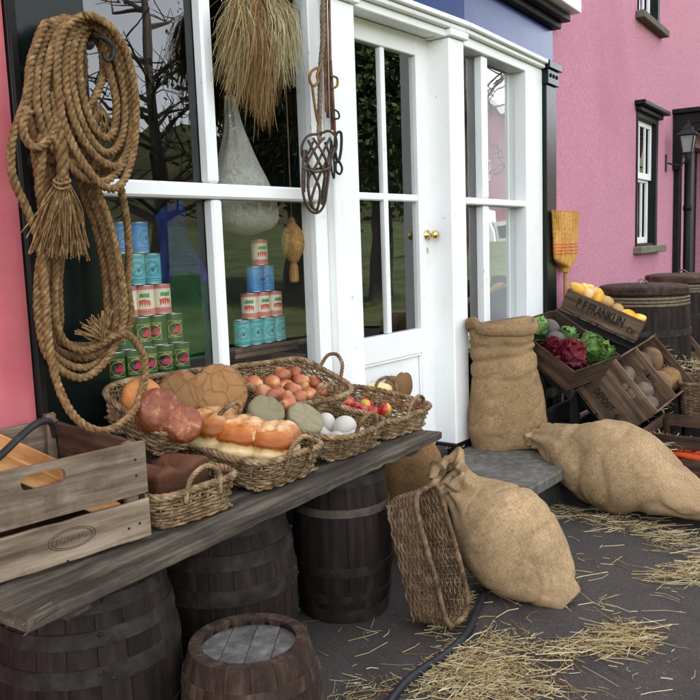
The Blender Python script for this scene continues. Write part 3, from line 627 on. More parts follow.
rims.lathe([(TR_-.001, .002), (.001, .002)], 28, caps=False); rims.lathe([(TR_-.001, TH_-.004), (.02, TH_-.004), (.018, TH_-.0048), (.001, TH_-.0048)], 28, caps=False)
RIMS = rims.mesh('rim', TIN, True)
def prints(kind):
    out = []
    if kind == 'green':
        for off in (0, .105):
            m_ = MB(); 
            for s0, s1, z0, z1 in ((-.028, .028, .082, .0845), (-.028, .028, .022, .0245), (-.028, -.0255, .0245, .082), (.0255, .028, .0245, .082)): rect(m_, s0+off, s1+off, z0, z1)
            ringp(m_, off, .053, .026, .024, .003); ringp(m_, off-.012, .024, .014, .008, .004, ang=(0, 3.1)); ringp(m_, off+.012, .082, .014, .008, .004, ang=(3.2, 6.2)); out.append((m_, TGO))
            m_ = MB(); wrap(m_, ell(off, .053, .0228, .0208)); out.append((m_, TDK))
            m_ = MB(); wrap(m_, ell(off+.009, .051, .0125, .014, 12), .0010); wrap(m_, ell(off-.004, .045, .008, .006, 10), .0011); out.append((m_, TMG))
    elif kind in ('blue', 'turquoise'):
        m_ = MB()
        for off in (0, .105):
            ringp(m_, off, .055, .027, .027, .0022); ringp(m_, off, .055, .021, .021, .0014); wrap(m_, ell(off+.002, .052, .006, .008, 9)); wrap(m_, [(off-.012, .044), (off+.016, .062), (off+.014, .066), (off-.014, .048)])
            for q in (-.008, .008): ringp(m_, off+q, .058, .006, .006, .0012, 10)
            rect(m_, off-.026, off+.026, .018, .0205); rect(m_, off-.020, off+.020, .094, .0965)
        rect(m_, -.11, .11, .0115, .013); rect(m_, -.11, .11, .099, .1005); out.append((m_, TIB))
    else:
        m_ = MB(); rect(m_, -.11, .11, .005, .026); rect(m_, -.11, .11, .093, .105); out.append((m_, TPK))
        m_ = MB(); g_ = MB(); t_ = MB()
        for off in (0, .105):
            for k in range(5): wrap(m_, [(off-.02+k*.008, .058-.002*abs(k-2)), (off-.0125+k*.008, .061-.002*abs(k-2)), (off-.012+k*.0082, .044), (off-.017+k*.0092, .030+.003*(k % 2))], .0010+.0001*k)
            for k in range(6): wrap(g_, [(off-.016+k*.006, .066), (off-.011+k*.006, .066), (off-.009+k*.0055, .080+.004*(k % 2)), (off-.015+k*.0058, .078)], .0010+.0001*k)
            for k, w_ in enumerate((.006, .005, .004, .004, .005, .004, .005)): ringp(t_, off-.018+k*.006, .0155, w_*.42, .0042 if k == 0 else .003, .0011, 9, ang=(.5, 5.8) if k in (0, 1) else (0, 4.5))
        out += [(m_, TRD), (g_, TLG), (t_, TDK)]
    return [(m_.mesh('print', mt), mt) for m_, mt in out]
PR = {k: prints(k) for k in ('green', 'blue', 'turquoise', 'carrot')}
BM = dict(green=TG, blue=TBL, turquoise=TTQ, carrot=TCR)
WORD = dict(green='dark green tin', blue='sky blue tin', turquoise='turquoise tin', carrot='cream and red carrot tin')
def tin(x, y, z, kind, label, group):
    t = thing('food_tin', label, 'tin', TR(x, y, z) @ RZ(rad(RNG.normal(-18, 22))), group)
    place('label', bodym(BM[kind]), t); place('rim', RIMS, t)
    for me, mt in PR[kind]: place('print', me, t)
ORD = ['first', 'second', 'third', 'fourth', 'fifth']
def pyramid(rows, y, z0, where, group):
    for r_, (kind, pxr, n) in enumerate(rows):
        pitch = .0735; pxz = z0+(TH_+.0008)*r_
        # pxr: image x of the row's right edge
        v = ony(pxr, 350, y); xr = v[0]
        for k in range(n):
            name = '%s, %s from right in %s row of the %s pyramid' % (WORD[kind], ORD[k], ['bottom', 'second', 'third', 'fourth', 'top'][r_] if r_ < len(rows)-1 else 'top', where)
            tin(xr-TR_-pitch*k+RNG.normal(0, .001), y+RNG.normal(0, .003), pxz, kind, name, group)
pyramid([('green', 187.5, 5), ('green', 181.5, 4), ('carrot', 172, 3), ('turquoise', 164.5, 2), ('blue', 154, 2)], 2.385, .8325, 'left', 'tins stacked in a pyramid left of the window bar')
bx_top = ony(262, 343, 2.46)[2]
pyramid([('turquoise', 285, 4), ('carrot', 281.5, 3), ('blue', 275.5, 2), ('carrot', 269.5, 1)], 2.46, bx_top, 'right', 'tins stacked in a pyramid right of the window bar')
bx = thing('display_box', 'brown wooden box under the right pyramid of tins in the window', 'box', TR(ony(255, 350, 2.48)[0], 2.48, .8325))
hb = bx_top-.8325-.001
MB().box(-.19, .19, -.075, .075, 0, hb, .004).build('box_body', WOODBROWN, bx)
for k in (0, 1): MB().box(-.192, .192, -.079, -.0755, .002+k*hb*.52, hb*.48+k*hb*.52, .002).build('slat', WOODBROWN, bx)

# goods inside the window
def inside(px, py, y): return ony(px, py, y)
c = inside(243, 180, 2.40)
ls_ = thing('linen_sack', 'pale grey linen sack hanging behind the window glass', 'sack', TR(*c))
rings = []
for t in np.linspace(0, 1, 26):
    z = .32-.54*t; r = .02+.135*(1-math.cos(min(1, t*1.12)*math.pi))/2
    if t > .86: r *= math.sqrt(max(.001, 1-((t-.86)/.14)**2*.98))
    rings.append(((-.05*(1-t), 0, z), (1, 0, 0), (0, 1, 0), r, r*.85, 1))
loft(rings, 40, lambda p, t, a: .006*math.sin(a*9+t*3)*max(0, 1-t*1.3)+.006*nz(p, 9)).build('sack_cloth', LINEN, ls_, smooth=True)
MB().tube(cat_rom([(-.05, 0, .29), (-.05, 0, .6), (-.05, 0, 1.5-.05)], .2), .004, 5).build('hanging_cord', ROPEGREY, ls_)
c = inside(293, 250, 2.30)
nb = thing('net_bag', 'small jute bag with a tasselled end hanging at the window edge', 'bag', TR(*c))
rings = [((0, 0, z), (1, 0, 0), (0, 1, 0), r, r, 1) for z, r in cat_rom([(.135, .006), (.125, .012), (.11, .016), (.085, .036), (.04, .048), (0, .044), (-.035, .026), (-.055, .012), (-.065, .016), (-.10, .019), (-.13, .017), (-.135, .004)], .006)[:, :2]]
loft(rings, 28, lambda p, t, a: .002*math.sin(a*10)+.002*nz(p, 40)).build('bag_cloth', NETM, nb, smooth=True)
MB().tube([(0, 0, .13), (0, 0, .5), (0, 0, 1.0)], .0025, 5).build('hanging_cord', ROPEGREY, nb)
def drape(name, label, cat, mat, cx, y0, w_, h, d, seed, z0):
    G = np.zeros((30, 26, 3))
    for i in range(30):
        for j in range(26):
            s_, t = i/29*2-1, j/25
            x = cx+s_*w_*(1-.25*t**2); top = (1-abs(s_)**2.2)*.85+.15
            z = z0+h*t*top*(1+.18*nz((s_*2.5, seed, 0), 1.0)); y = y0+d*(t**1.5)+.05*math.sin(s_*9+seed+2*t)*(1-t*.4)+.10*nz((s_*2, t*2, seed), 1.5)+.05*abs(nz((s_*4, t*4, seed), 1.5))
            G[i, j] = (x, y, z)
    MB().grid(G).build(name, mat, None, smooth=True, label=label, cat=cat)
drape('tarpaulin', 'crumpled bright blue tarpaulin behind the left tins', 'tarpaulin', TARPB, 2.36, 2.72, .30, .60, .10, 1.3, .832)
drape('cloth', 'dark green cloth draped below the blue tarpaulin in the window', 'cloth', CLOTHG, 2.30, 2.56, .30, .36, .10, 4.1, .832)
A('window_shelf', WOODDARK, (1.52, 3.1, .5005, 1.1, .80, .831))

# ------------------------------------------------------------------ hook and rope
def W(px, py, y): return ony(px, py, y)
hk = cat_rom([W(90, 39, 2.12), W(90, 38, 2.05), W(95, 37, 1.985), W(103, 37.5, 1.955), W(110, 42, 1.945), W(114, 50, 1.945), W(112.5, 58, 1.945), W(108, 61, 1.95), W(104.5, 57, 1.955), W(104, 53, 1.96)], .006)
hook_t = thing('iron_hook', 'black curled iron hook holding the rope coil', 'hook')
MB().tube(hk, np.linspace(.0085, .006, len(hk)), 8).build('hook_rod', IRON, hook_t, smooth=True)
MB().lathe([(.028, 0), (.028, .006), (.015, .012)], 16, TR(hk[0][0], WALL-.021, hk[0][2]) @ RX(rad(90))).build('hook_plate', IRON, hook_t)
rope_t = thing('rope_coil', 'thick tan rope coiled over the black hook on the pilaster', 'rope')
RR = .0114
def rp(pts, closed=False, name='rope_turn', r=RR, fray=None):
    P = cat_rom([W(*p) for p in pts], .006, closed); MB().rope(P, r, .052, closed=closed, sides=6, phase=random.random()*6).build(name, ROPE, rope_t, smooth=True)
    return P
# upper coil (front turns first)
rp([(84, 16, 1.955), (107, 24, 1.94), (125, 50, 1.945), (134, 85, 1.96), (136, 120, 1.97), (133, 152, 1.97), (124, 180, 1.96), (112, 189, 1.945), (97, 181, 1.935), (80, 158, 1.935), (66, 130, 1.94), (59, 100, 1.95), (57, 65, 1.96), (63, 32, 1.965)], True)
rp([(86, 20, 1.985), (106, 30, 1.97), (120, 55, 1.97), (129, 90, 1.985), (131, 125, 1.99), (127, 150, 1.985), (117, 166, 1.97), (101, 161, 1.955), (84, 142, 1.95), (71, 112, 1.955), (65, 80, 1.965), (68, 40, 1.985)], True)
rp([(88, 26, 1.99), (104, 34, 1.98), (117, 62, 1.975), (124, 95, 1.985), (124, 125, 1.985), (118, 146, 1.975), (106, 153, 1.96), (92, 141, 1.955), (79, 115, 1.96), (72, 80, 1.965), (74, 45, 1.98)], True)
rp([(90, 30, 2.01), (102, 40, 1.995), (109, 70, 1.985), (116, 100, 1.985), (115, 125, 1.985), (108, 138, 1.975), (97, 132, 1.965), (87, 110, 1.965), (80, 80, 1.975), (80, 50, 1.985)], True)
rp([(92, 34, 2.03), (101, 48, 2.015), (103, 75, 2.01), (96, 95, 1.99), (88, 108, 2.0), (84, 120, 2.02)])
rp([(80, 22, 2.02), (60, 30, 2.01), (52, 60, 2.0), (50, 100, 1.99), (60, 145, 2.0), (75, 165, 2.01), (90, 170, 2.02), (112, 168, 2.03), (126, 140, 2.03), (131, 100, 2.03), (125, 60, 2.03), (104, 28, 2.03)], True)
rp([(78, 19, 1.995), (58, 34, 1.98), (47, 70, 1.965), (46, 105, 1.955), (55, 140, 1.95), (70, 166, 1.95), (88, 180, 1.95), (108, 180, 1.96), (124, 160, 1.975), (132, 120, 1.985), (130, 80, 1.98), (114, 38, 1.965), (96, 20, 1.97)], True)
rp([(68, 20, 2.02), (48, 36, 2.0), (38, 70, 1.98), (37, 105, 1.965), (46, 138, 1.96), (62, 158, 1.97), (84, 168, 1.99), (104, 164, 2.0), (118, 138, 2.0), (122, 100, 2.0), (114, 60, 2.0), (96, 26, 2.0)], True)
rp([(58, 22, 2.03), (40, 40, 2.01), (31, 75, 1.99), (28, 105, 1.98), (34, 135, 1.985), (48, 160, 2.0), (66, 150, 2.02), (74, 110, 2.03), (76, 60, 2.03)], True)
# long turns that hang down the pilaster to the lower coil
def longturn(dx, dy, y0, xl, xb, xr, top):
    rp([(top[0], top[1], y0), (top[0]-14+dx*.3, top[1]+26, y0), (xl+10, 95, y0-.01), (xl+8, 140, y0-.015), (xl+14, 190, y0-.01), (xl+17, 235, y0-.005), (xl+12, 280, y0), (xl+13, 322, y0), (xb-30, 352+dy*.6, y0-.01), (xb, 366+dy, y0-.015), (xb+26, 352+dy*.7, y0-.01), (xr, 318, y0), (xr-4, 270, y0+.005), (xr-14, 225, y0), (xr-26, 190, y0+.01), (xr-34, 140, y0+.03), (top[0]+14, 60, y0+.03)], True)
longturn(0, 12, 2.00, 26, 80, 124, (49, 23)); longturn(3, 2, 2.03, 33, 82, 116, (58, 20)); longturn(5, -8, 2.055, 40, 84, 108, (66, 18)); longturn(6, -20, 2.07, 47, 86, 112, (70, 19))
rp([(44, 26, 1.99), (31, 60, 1.98), (27, 95, 1.975), (16, 128, 1.97), (11, 152, 1.97), (13, 178, 1.97), (24, 203, 1.975), (36, 232, 1.975), (42, 262, 1.97), (46, 300, 1.965), (48, 335, 1.96), (52, 362, 1.955), (59, 388, 1.94), (71, 412, 1.90), (86, 426, 1.86), (103, 431, 1.84), (121, 424, 1.845), (135, 409, 1.88), (143, 388, 1.93), (145, 365, 1.955), (139, 346, 1.955), (127, 335, 1.96), (112, 337, 1.975), (98, 346, 1.985), (80, 350, 2.0), (62, 338, 2.01), (55, 310, 2.02), (56, 260, 2.02)])
rp([(120, 185, 2.03), (126, 215, 2.03), (129, 250, 2.03), (128, 285, 2.03), (131, 318, 2.03), (124, 332, 2.03), (108, 334, 2.03), (92, 325, 2.03)])
rp([(30, 110, 1.955), (24, 122, 1.95), (25, 138, 1.95), (35, 148, 1.95), (46, 142, 1.95), (54, 128, 1.95), (55, 110, 1.96), (50, 92, 1.97)])
rp([(40, 135, 1.965), (42, 160, 1.965), (39, 190, 1.97), (46, 212, 1.97), (52, 235, 1.975)])
# frayed ends
def fray(px, py, y, px1, py1, spread, n, ln, name='frayed_end', sag=.3):
    m_ = MB(); a = W(px, py, y); b = W(px1, py1, y); d = (b-a)/np.linalg.norm(b-a); L_ = np.linalg.norm(b-a)
    side = np.array([d[2], 0, -d[0]])
    for k in range(n):
        u_, w_ = RNG.normal(0, spread), RNG.normal(0, spread*.6); l_ = L_*RNG.uniform(.75, 1.08); cv_ = RNG.normal(0, .012)
        o = RNG.normal(0, .006, 3)
        p0 = a+o*.8; p1 = a+d*l_*.45+side*u_*.55*L_+np.array([0, -1, 0])*(abs(w_)*.4*L_+.006)+o; p2 = a+d*l_+side*(u_*L_+cv_)+np.array([0, -1, 0])*w_*.5*L_
        m_.tube(cat_rom([p0, p1, p2], .012), np.array([RNG.uniform(.0012, .0026)]), 4)
    m_.build(name, ROPE, rope_t)
fray(62, 178, 1.955, 58, 254, .22, 130, .1, 'tassel'); fray(95, 105, 2.0, 97, 138, .3, 40, .1); fray(100, 342, 1.985, 90, 318, .3, 40, .1)
P = cat_rom([W(60, 95, 1.97), W(58, 120, 1.955), W(62, 150, 1.95), W(63, 180, 1.955)], .006); MB().rope(P, .016, .09, 3, 6).build('tassel_cord', ROPE, rope_t, smooth=True)
m_ = MB(); m_.tube(cat_rom([W(54, 180, 1.955), W(60, 184, 1.925), W(70, 181, 1.945), W(64, 175, 1.98)], .005, True), .004, 5, closed=True); m_.tube(cat_rom([W(54, 184, 1.955), W(60, 189, 1.925), W(70, 186, 1.945), W(64, 180, 1.98)], .005, True), .004, 5, closed=True); m_.build('whipping', ROPE, rope_t, smooth=True)

# ------------------------------------------------------------------ raffia bunch
rf = thing('raffia_bunch', 'dried raffia bunch of three pale and brown heads hung before the window', 'raffia')
def bunch(px0, py0, y, tips, n, mats, name, r0=.014):
    mbs = [MB() for _ in mats]; a0 = W(px0, py0, y)
    for k in range(n):
        tx, ty = tips[RNG.integers(len(tips))]; tx += RNG.normal(0, 6); ty += RNG.normal(0, 9)-abs(RNG.normal(0, 10))
        b0 = W(tx, ty, y+RNG.normal(0, .028)); a_ = a0+np.array([RNG.normal(0, r0), RNG.normal(0, r0), RNG.normal(0, .006)])
        mid = a_*.5+b0*.5; mid[0] += (b0[0]-a_[0])*.10; mid[2] += .02; mid[1] -= .015+abs(RNG.normal(0, .012))
        wv_ = RNG.normal(0, .006, (2, 3)); P = cat_rom([a_, a_*.72+mid*.28+[(mid[0]-a_[0])*.25, 0, 0], mid+wv_[0], mid*.4+b0*.6+wv_[1], b0], .025); nn = len(P); wd = RNG.uniform(.0009, .0024)
        ang = RNG.uniform(0, math.pi); sd = np.array([math.cos(ang), math.sin(ang)*.8, 0]); wv = wd*np.linspace(1, .35, nn)
        G = np.stack([P-sd*wv[:, None], P+sd*wv[:, None]], 1); mbs[RNG.integers(len(mats))].grid(G)
    for m_, mt in zip(mbs, mats): m_.build(name, mt, rf)
bunch(243, -2, 2.115, [(221, 72), (223, 82), (230, 92), (238, 98), (246, 95), (226, 60), (220, 45), (232, 75), (240, 85)], 520, RAFF, 'pale_head')
bunch(256, 8, 2.105, [(250, 112), (258, 122), (268, 118), (242, 108), (274, 100), (262, 126), (236, 100), (255, 100), (262, 105)], 480, [RAFF[1], RAFF[2], RAFF[1]], 'brown_head')
bunch(269, -4, 2.115, [(296, 70), (290, 78), (282, 84), (276, 82), (294, 45), (286, 60), (270, 88), (284, 70), (290, 66)], 520, [RAFF[0], RAFF[2], RAFF[0]], 'pale_head')
m_ = MB()
for k in range(16): m_.tube(cat_rom([W(249.5, -14+k*1.9, 2.105), W(255, -13.5+k*1.9, 2.082), W(261, -14+k*1.9, 2.105), W(255, -14.5+k*1.9, 2.125)], .006, True), .004, 5, closed=True)
m_.build('binding', RAFF[1], rf, smooth=True)
MB().tube([W(255, -12, 2.105), W(255, -60, 2.105)], .004, 5).build('hanging_cord', ROPEGREY, rf)
MB().tube([W(243, -2, 2.115), W(243, -60, 2.115)], .012, 6).tube([W(269, -4, 2.115), W(269, -60, 2.115)], .012, 6).build('stalk', RAFF[2], rf)

# ------------------------------------------------------------------ harness hanging on the post
hn = thing('leather_harness', 'worn leather straps and grey cord hanging on the white post', 'harness')
def strap(pts, w_, mat, name, y=2.115, t=.004):
    P = cat_rom([W(*p, y) for p in pts], .01); n = len(P); tdir = np.array([1., 0, 0])
    G = np.stack([P-tdir*w_/2+[0, -t/2, 0], P+tdir*w_/2+[0, -t/2, 0], P+tdir*w_/2+[0, t/2, 0], P-tdir*w_/2+[0, t/2, 0]], 1)
    MB().grid(G, cv=True).build(name, mat, hn)
strap([(325, -8), (326, 40), (327, 90), (328, 118)], .016, LEATHER, 'strap', 2.128); strap([(329, -8), (330, 45), (331, 95), (332, 130)], .012, LEATHER, 'strap', 2.122)
strap([(322, -8), (323, 30), (325, 75), (326, 112)], .01, LEATHER, 'strap', 2.115); strap([(330.5, 60), (333, 100), (335, 135)], .013, LEATHER, 'strap', 2.110)
P = cat_rom([W(324, -8, 2.105), W(322.5, 15, 2.1), W(323, 35, 2.1), W(320.5, 70, 2.1), W(320, 100, 2.1), W(319, 135, 2.1)], .006); MB().rope(P, .010, .06).build('grey_cord', ROPEGREY, hn, smooth=True)
m_ = MB(); m_.tube(cat_rom([W(319, 68, 2.095), W(312, 71, 2.09), W(309.5, 79, 2.09), W(313, 86, 2.09), W(318, 82, 2.09), W(317, 75, 2.092)], .006, True), .0055, 6, closed=True); m_.tube(cat_rom([W(312, 84, 2.092), W(314, 100, 2.092), W(317, 118, 2.095), W(320, 128, 2.1)], .01), .0055, 6); m_.tube(cat_rom([W(331, 76, 2.1), W(337, 78, 2.1), W(337, 86, 2.1), W(332, 88, 2.1)], .006), .005, 6); m_.build('tan_loop', TANL, hn, smooth=True)
m_ = MB(); m_.tube(cat_rom([W(336, 135, 2.1), W(341, 133, 2.1), W(341, 150, 2.1), W(338, 162, 2.1), W(335, 150, 2.1)], .006, True), .006, 6, closed=True); m_.tube(cat_rom([W(338, 160, 2.1), W(342, 168, 2.1), W(340, 174, 2.1), W(336, 171, 2.1), W(336, 163, 2.1)], .006, True), .005, 6, closed=True)
m_.tube(cat_rom([W(333, 110, 2.1), W(338, 112, 2.1), W(339, 118, 2.1), W(333, 118, 2.1)], .006, True), .004, 6, closed=True); m_.tube(cat_rom([W(331, 140, 2.105), W(334, 160, 2.1), W(334, 178, 2.1), W(331, 165, 2.1)], .006, True), .0045, 6, closed=True); m_.build('chain_link', IRON, hn, smooth=True)
hm = thing('muzzle', 'lattice muzzle of bent brown cane hanging on the white post', 'muzzle')
m_ = MB(); C_ = lambda pts, cl=False: m_.tube(cat_rom([W(*p) for p in pts], .008, cl), .0052, 6, closed=cl)
C_([(318, 134, 2.09), (308, 136, 2.08), (302, 146, 2.07), (303, 157, 2.07), (309, 152, 2.07), (313, 142, 2.08)]); C_([(320, 134, 2.09), (329, 131, 2.08), (336, 138, 2.07), (336, 150, 2.07), (330, 153, 2.07), (325, 142, 2.08)])
C_([(304, 150, 2.06), (303, 170, 2.05), (303, 192, 2.05), (308, 208, 2.06), (317, 213, 2.07), (324, 205, 2.06), (327, 188, 2.05), (330, 165, 2.05), (334, 148, 2.06)])
C_([(306, 150, 2.1), (308, 172, 2.11), (309, 195, 2.11), (315, 210, 2.09), (321, 198, 2.11), (325, 175, 2.11), (330, 150, 2.1)])
for a_, b_, c_, d_ in (((308, 140), (318, 160), (325, 178), (322, 205)), ((330, 138), (318, 162), (308, 182), (312, 208)), ((304, 158), (314, 175), (320, 192), (317, 212)), ((333, 150), (322, 170), (314, 190), (310, 206)), ((313, 138), (322, 152), (328, 168), (326, 190)), ((324, 138), (313, 152), (305, 170), (304, 192))):
    C_([(*a_, 2.075), (*b_, 2.045), (*c_, 2.045), (*d_, 2.06)])
C_([(303, 168, 2.05), (315, 172, 2.035), (329, 168, 2.05), (322, 168, 2.11), (309, 170, 2.11)], True); m_.build('lattice', WIREB, hm, smooth=True)
MB().rope(cat_rom([W(319, 120, 2.1), W(318, 135, 2.09), W(320, 142, 2.085), W(321, 132, 2.1)], .005), .006, .03).build('hanging_cord', ROPEGREY, hm, smooth=True)
# ------------------------------------------------------------------ bench
bench = thing('plank_bench', 'long weathered plank bench resting on barrels under the shop window', 'bench', TR(*BO) @ RZ(BTH))
for k, (v0, v1, x0, x1) in enumerate(((0.0, .205, -.01, 1.76), (.209, .40, -.06, 1.745), (.404, .575, -.04, 1.755))):
    me = plank_mesh('plank', x1-x0, v1-v0, .03, WOODBENCH, 40, .0022, .004, 5+k, .008)
    place('plank', me, bench, TR((x0+x1)/2, (v0+v1)/2, BENCH_Z-.0155) @ RX(rad(-90)))
for x_ in (1.60, .12):
    place('batten', plank_mesh('batten', .55, .07, .024, WOODBENCH, 10, .002, .004, 3, .004), bench, TR(x_, .3, BENCH_Z-.044) @ RZ(rad(90)) @ RX(rad(-90)))
# splintered corner
m_ = MB()
for k in range(40):
    x_ = RNG.uniform(-.015, .05); y_ = RNG.uniform(-.003, .10); z_ = BENCH_Z-RNG.uniform(.004, .03)
    m_.tube([(x_+.05, y_+.004, z_+.004), (x_, y_, z_), (x_-RNG.uniform(.004, .018), y_-.003, z_-.002)], np.array([.005, .004, .0015])*RNG.uniform(.6, 1.3), 4)
m_.build('splinter', WOODBENCH, bench)

# ------------------------------------------------------------------ barrels
def barrel(name, label, x, y, h, rm, re, nst, mat, hoops, rot=0, group=None, head=HEADGREY, headz=None, z=0, hoopm=HOOP, rivet=True, th_=.02):
    b = thing(name, label, 'barrel', TR(x, y, z) @ RZ(rot), group)
    R_ = lambda t: re+(rm-re)*(1-(2*t-1)**2)
    zs_ = np.linspace(0, 1, 11); hw = math.pi/nst-.0006/re; G = []
    for t in zs_:
        r = R_(t); ri = r-th_
        G.append([(r*math.cos(a), r*math.sin(a), t*h) for a in (-hw, -hw*.5, 0, hw*.5, hw)]+[(ri*math.cos(a), ri*math.sin(a), t*h) for a in (hw, -hw)])
    m_ = MB().grid(np.array(G), cv=True); m_.f.append(tuple(range(7))); m_.f.append(tuple(70+j for j in range(7)))
    me = m_.mesh('stave', mat, False)
    for k in range(nst): place('stave', me, b, RZ(2*math.pi*k/nst) @ Matrix.Scale(1+RNG.normal(0, .002), 4, (1, 0, 0)))
    MB().lathe([(re-.032, .02), (.002, .02)], 24, caps=False).build('barrel_bottom', mat, b)
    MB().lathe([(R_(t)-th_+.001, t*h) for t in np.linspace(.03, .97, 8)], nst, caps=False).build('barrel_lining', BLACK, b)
    for t, w_ in hoops:
        t0, t1 = t-w_/h/2, t+w_/h/2
        m_ = MB().lathe([(R_(t0)+.0002, t0*h), (R_(t0)+.004, t0*h+.001), (R_(t1)+.004, t1*h-.001), (R_(t1)+.0002, t1*h)], 40, caps=False)
        hp = m_.build('hoop', hoopm, b, smooth=False)
        if rivet:
            m_ = MB(); a0 = RNG.uniform(-2.6, -1.6)
            for da, dz in ((0, .25), (.09/rm*.3, -.25)):
                rr_ = R_(t)+.003; m_.lathe([(.006, 0), (.005, .004), (.001, .006)], 8, TR(rr_*math.cos(a0+da), rr_*math.sin(a0+da), t*h+dz*w_) @ RZ(a0+da) @ RY(rad(90)))
            m_.build('rivet', hoopm, hp)
    hz = headz if headz is not None else h-.03
    # head of separate boards
    rr_ = R_(hz/h)-th_-.0005; nb_ = 4; 
    for k in range(nb_):
        y0, y1 = -rr_+2*rr_*k/nb_+.001, -rr_+2*rr_*(k+1)/nb_-.001; xs_ = np.linspace(y0, y1, 8); top = [(math.sqrt(max(1e-8, rr_*rr_-yy*yy)), yy) for yy in xs_]; poly = top+[(-x_, yy) for x_, yy in reversed(top)]
        n = len(poly); mm = MB().add([(x_, yy, hz) for x_, yy in poly]+[(x_, yy, hz-.015) for x_, yy in poly], [tuple(range(n)), tuple(range(2*n-1, n-1, -1))]+[(i, n+i, n+(i+1) % n, (i+1) % n) for i in range(n)])
        mm.build('head_board', head, b)
    return b
GB = 'barrels under the bench'
barrel('barrel', 'dark oak barrel under the bench end nearest the slatted crate', 1.095, 1.725, .519, .225, .185, 20, STAVE, ((.045, .035), (.20, .04), (.35, .04), (.66, .042), (.82, .036), (.955, .035)), .3, GB)
barrel('barrel', 'dark oak barrel under the middle of the bench behind the small cask', 1.625, 1.80, .519, .218, .178, 20, STAVE, ((.05, .035), (.21, .04), (.36, .038), (.60, .05), (.79, .045), (.95, .035)), 1.1, GB)
barrel('barrel', 'narrow dark barrel with pale hoop under the bench beside the fallen basket', 2.165, 1.775, .519, .175, .150, 18, STAVE, ((.05, .045), (.17, .03), (.36, .035), (.95, .035)), 2.0, GB)
bpos = barrel('cask', 'small open-topped reddish cask with grey head standing in front of the bench', 1.315, 1.385, .335, .172, .146, 16, STAVER, ((.52, .03), (.80, .03), (.18, .03)), .6, None, HEADGREY, .315, hoopm=STAVER, rivet=False, th_=.03)
b3_ = [o for o in scene.objects if o.name == 'barrel.002'][0]
MB().lathe([(.1685, .377), (.1735, .378), (.1700, .404), (.1655, .405)], 40, caps=False).build('hoop', HOOPW, b3_)

# ------------------------------------------------------------------ baskets
def rrect(a, b, n, pw=5.0):
    t = np.linspace(0, 2*math.pi, 721); c, s = np.cos(t), np.sin(t)
    x = a*np.sign(c)*abs(c)**(2/pw); y = b*np.sign(s)*abs(s)**(2/pw)
    d = np.concatenate([[0], np.cumsum(np.hypot(np.diff(x), np.diff(y)))]); u_ = np.linspace(0, d[-1], n, endpoint=False)
    return np.stack([np.interp(u_, d, x), np.interp(u_, d, y)], 1), d[-1]
def basket(label, M, L, Wd, H, flare=.022, mat=WICKER, handles=('x-', 'x+'), seed=0, group='wicker baskets on the bench', rimr=.0085, hh=.07, hw=.055, name='wicker_basket', rowh=.0085, sr=.0040):
    rg = np.random.default_rng(seed+100); b = thing(name, label, 'basket', M, group)
    a0, b0 = L/2, Wd/2; _, per = rrect(a0, b0, 8); ns = int(per/.026)//2*2+1
    sag = lambda p: .006*math.sin(p[0]*11+seed)+.005*math.cos(p[1]*13+seed*2)
    weave = MB(); nr = int(H/rowh)
    for k in range(nr):
        t = (k+.5)/nr; P2, _ = rrect(a0+flare*t, b0+flare*t, ns*2); C2 = P2.mean(0); out = []
        N2 = np.roll(P2, -1, 0)-np.roll(P2, 1, 0); N2 = np.stack([N2[:, 1], -N2[:, 0]], 1); N2 /= np.linalg.norm(N2, axis=1)[:, None]
        for i, p in enumerate(P2):
            w_ = .0042*math.cos(math.pi*i/2+math.pi*k)
            q = p+N2[i]*(w_+rg.normal(0, .0009)); out.append((q[0], q[1], t*H+sag(p)*t+rg.normal(0, .0011)))
        weave.tube(np.array(out), sr*rg.uniform(.85, 1.15), 5, closed=True, flat=.9)
    weave.build('weave', mat, b, smooth=True)
    stk = MB(); Pb, _ = rrect(a0, b0, ns); Pt, _ = rrect(a0+flare, b0+flare, ns)
    for p, q in zip(Pb, Pt): stk.tube([(p[0]*.97, p[1]*.97, .002), (p[0], p[1], .012), (q[0], q[1], H+sag(q))], .0036, 5)
    stk.build('stake', mat, b, smooth=True)
    rim = MB(); Pr, _ = rrect(a0+flare+.002, b0+flare+.002, 130); R3_ = np.array([(p[0], p[1], H+sag(p)+.004) for p in Pr])
    rim.rope(R3_, rimr*1.25, per/round(per/.085), 4, 5, closed=True); rim.build('rim', mat, b, smooth=True)
    bt = MB()
    for k, yy in enumerate(np.arange(-b0+.008, b0-.004, .011)):
        xx = np.arange(-a0+.006, a0-.002, .014); bt.tube([(x_, yy, .006+.0025*(-1)**(i+k)) for i, x_ in enumerate(xx)], .0048, 4)
    bt.build('base', mat, b, smooth=True)
    for hd_ in handles:
        ax, sg = hd_[0], 1 if hd_[1] == '+' else -1
        e = (a0 if ax == 'x' else b0)+flare+.004
        pts = [(-hw, -.02), (-hw*.95, .02), (-hw*.7, hh*.75), (0, hh), (hw*.7, hh*.75), (hw*.95, .02), (hw, -.02)]
        pts = [((sg*(e+.012*z/hh), s_, H+z) if ax == 'x' else (s_, sg*(e+.012*z/hh), H+z)) for s_, z in pts]
        MB().rope(cat_rom(pts, .006), .0075, .035, 3, 5).build('handle', mat, b, smooth=True)
    return b
def bmat(a, b, yaw=0, tilt=0, z=BENCH_Z+.001): return TR(*bench_pt(a, b, z)) @ RZ(BTH+rad(yaw)) @ RX(rad(tilt))
M1 = bmat(.615, .295, -9, 2.0, BENCH_Z+.008); M2 = bmat(.975, .335, -3, 9, BENCH_Z+.042); M5 = bmat(1.335, .30, -4, 8, BENCH_Z+.038); M6 = bmat(1.685, .315, -3, 5, BENCH_Z+.024)
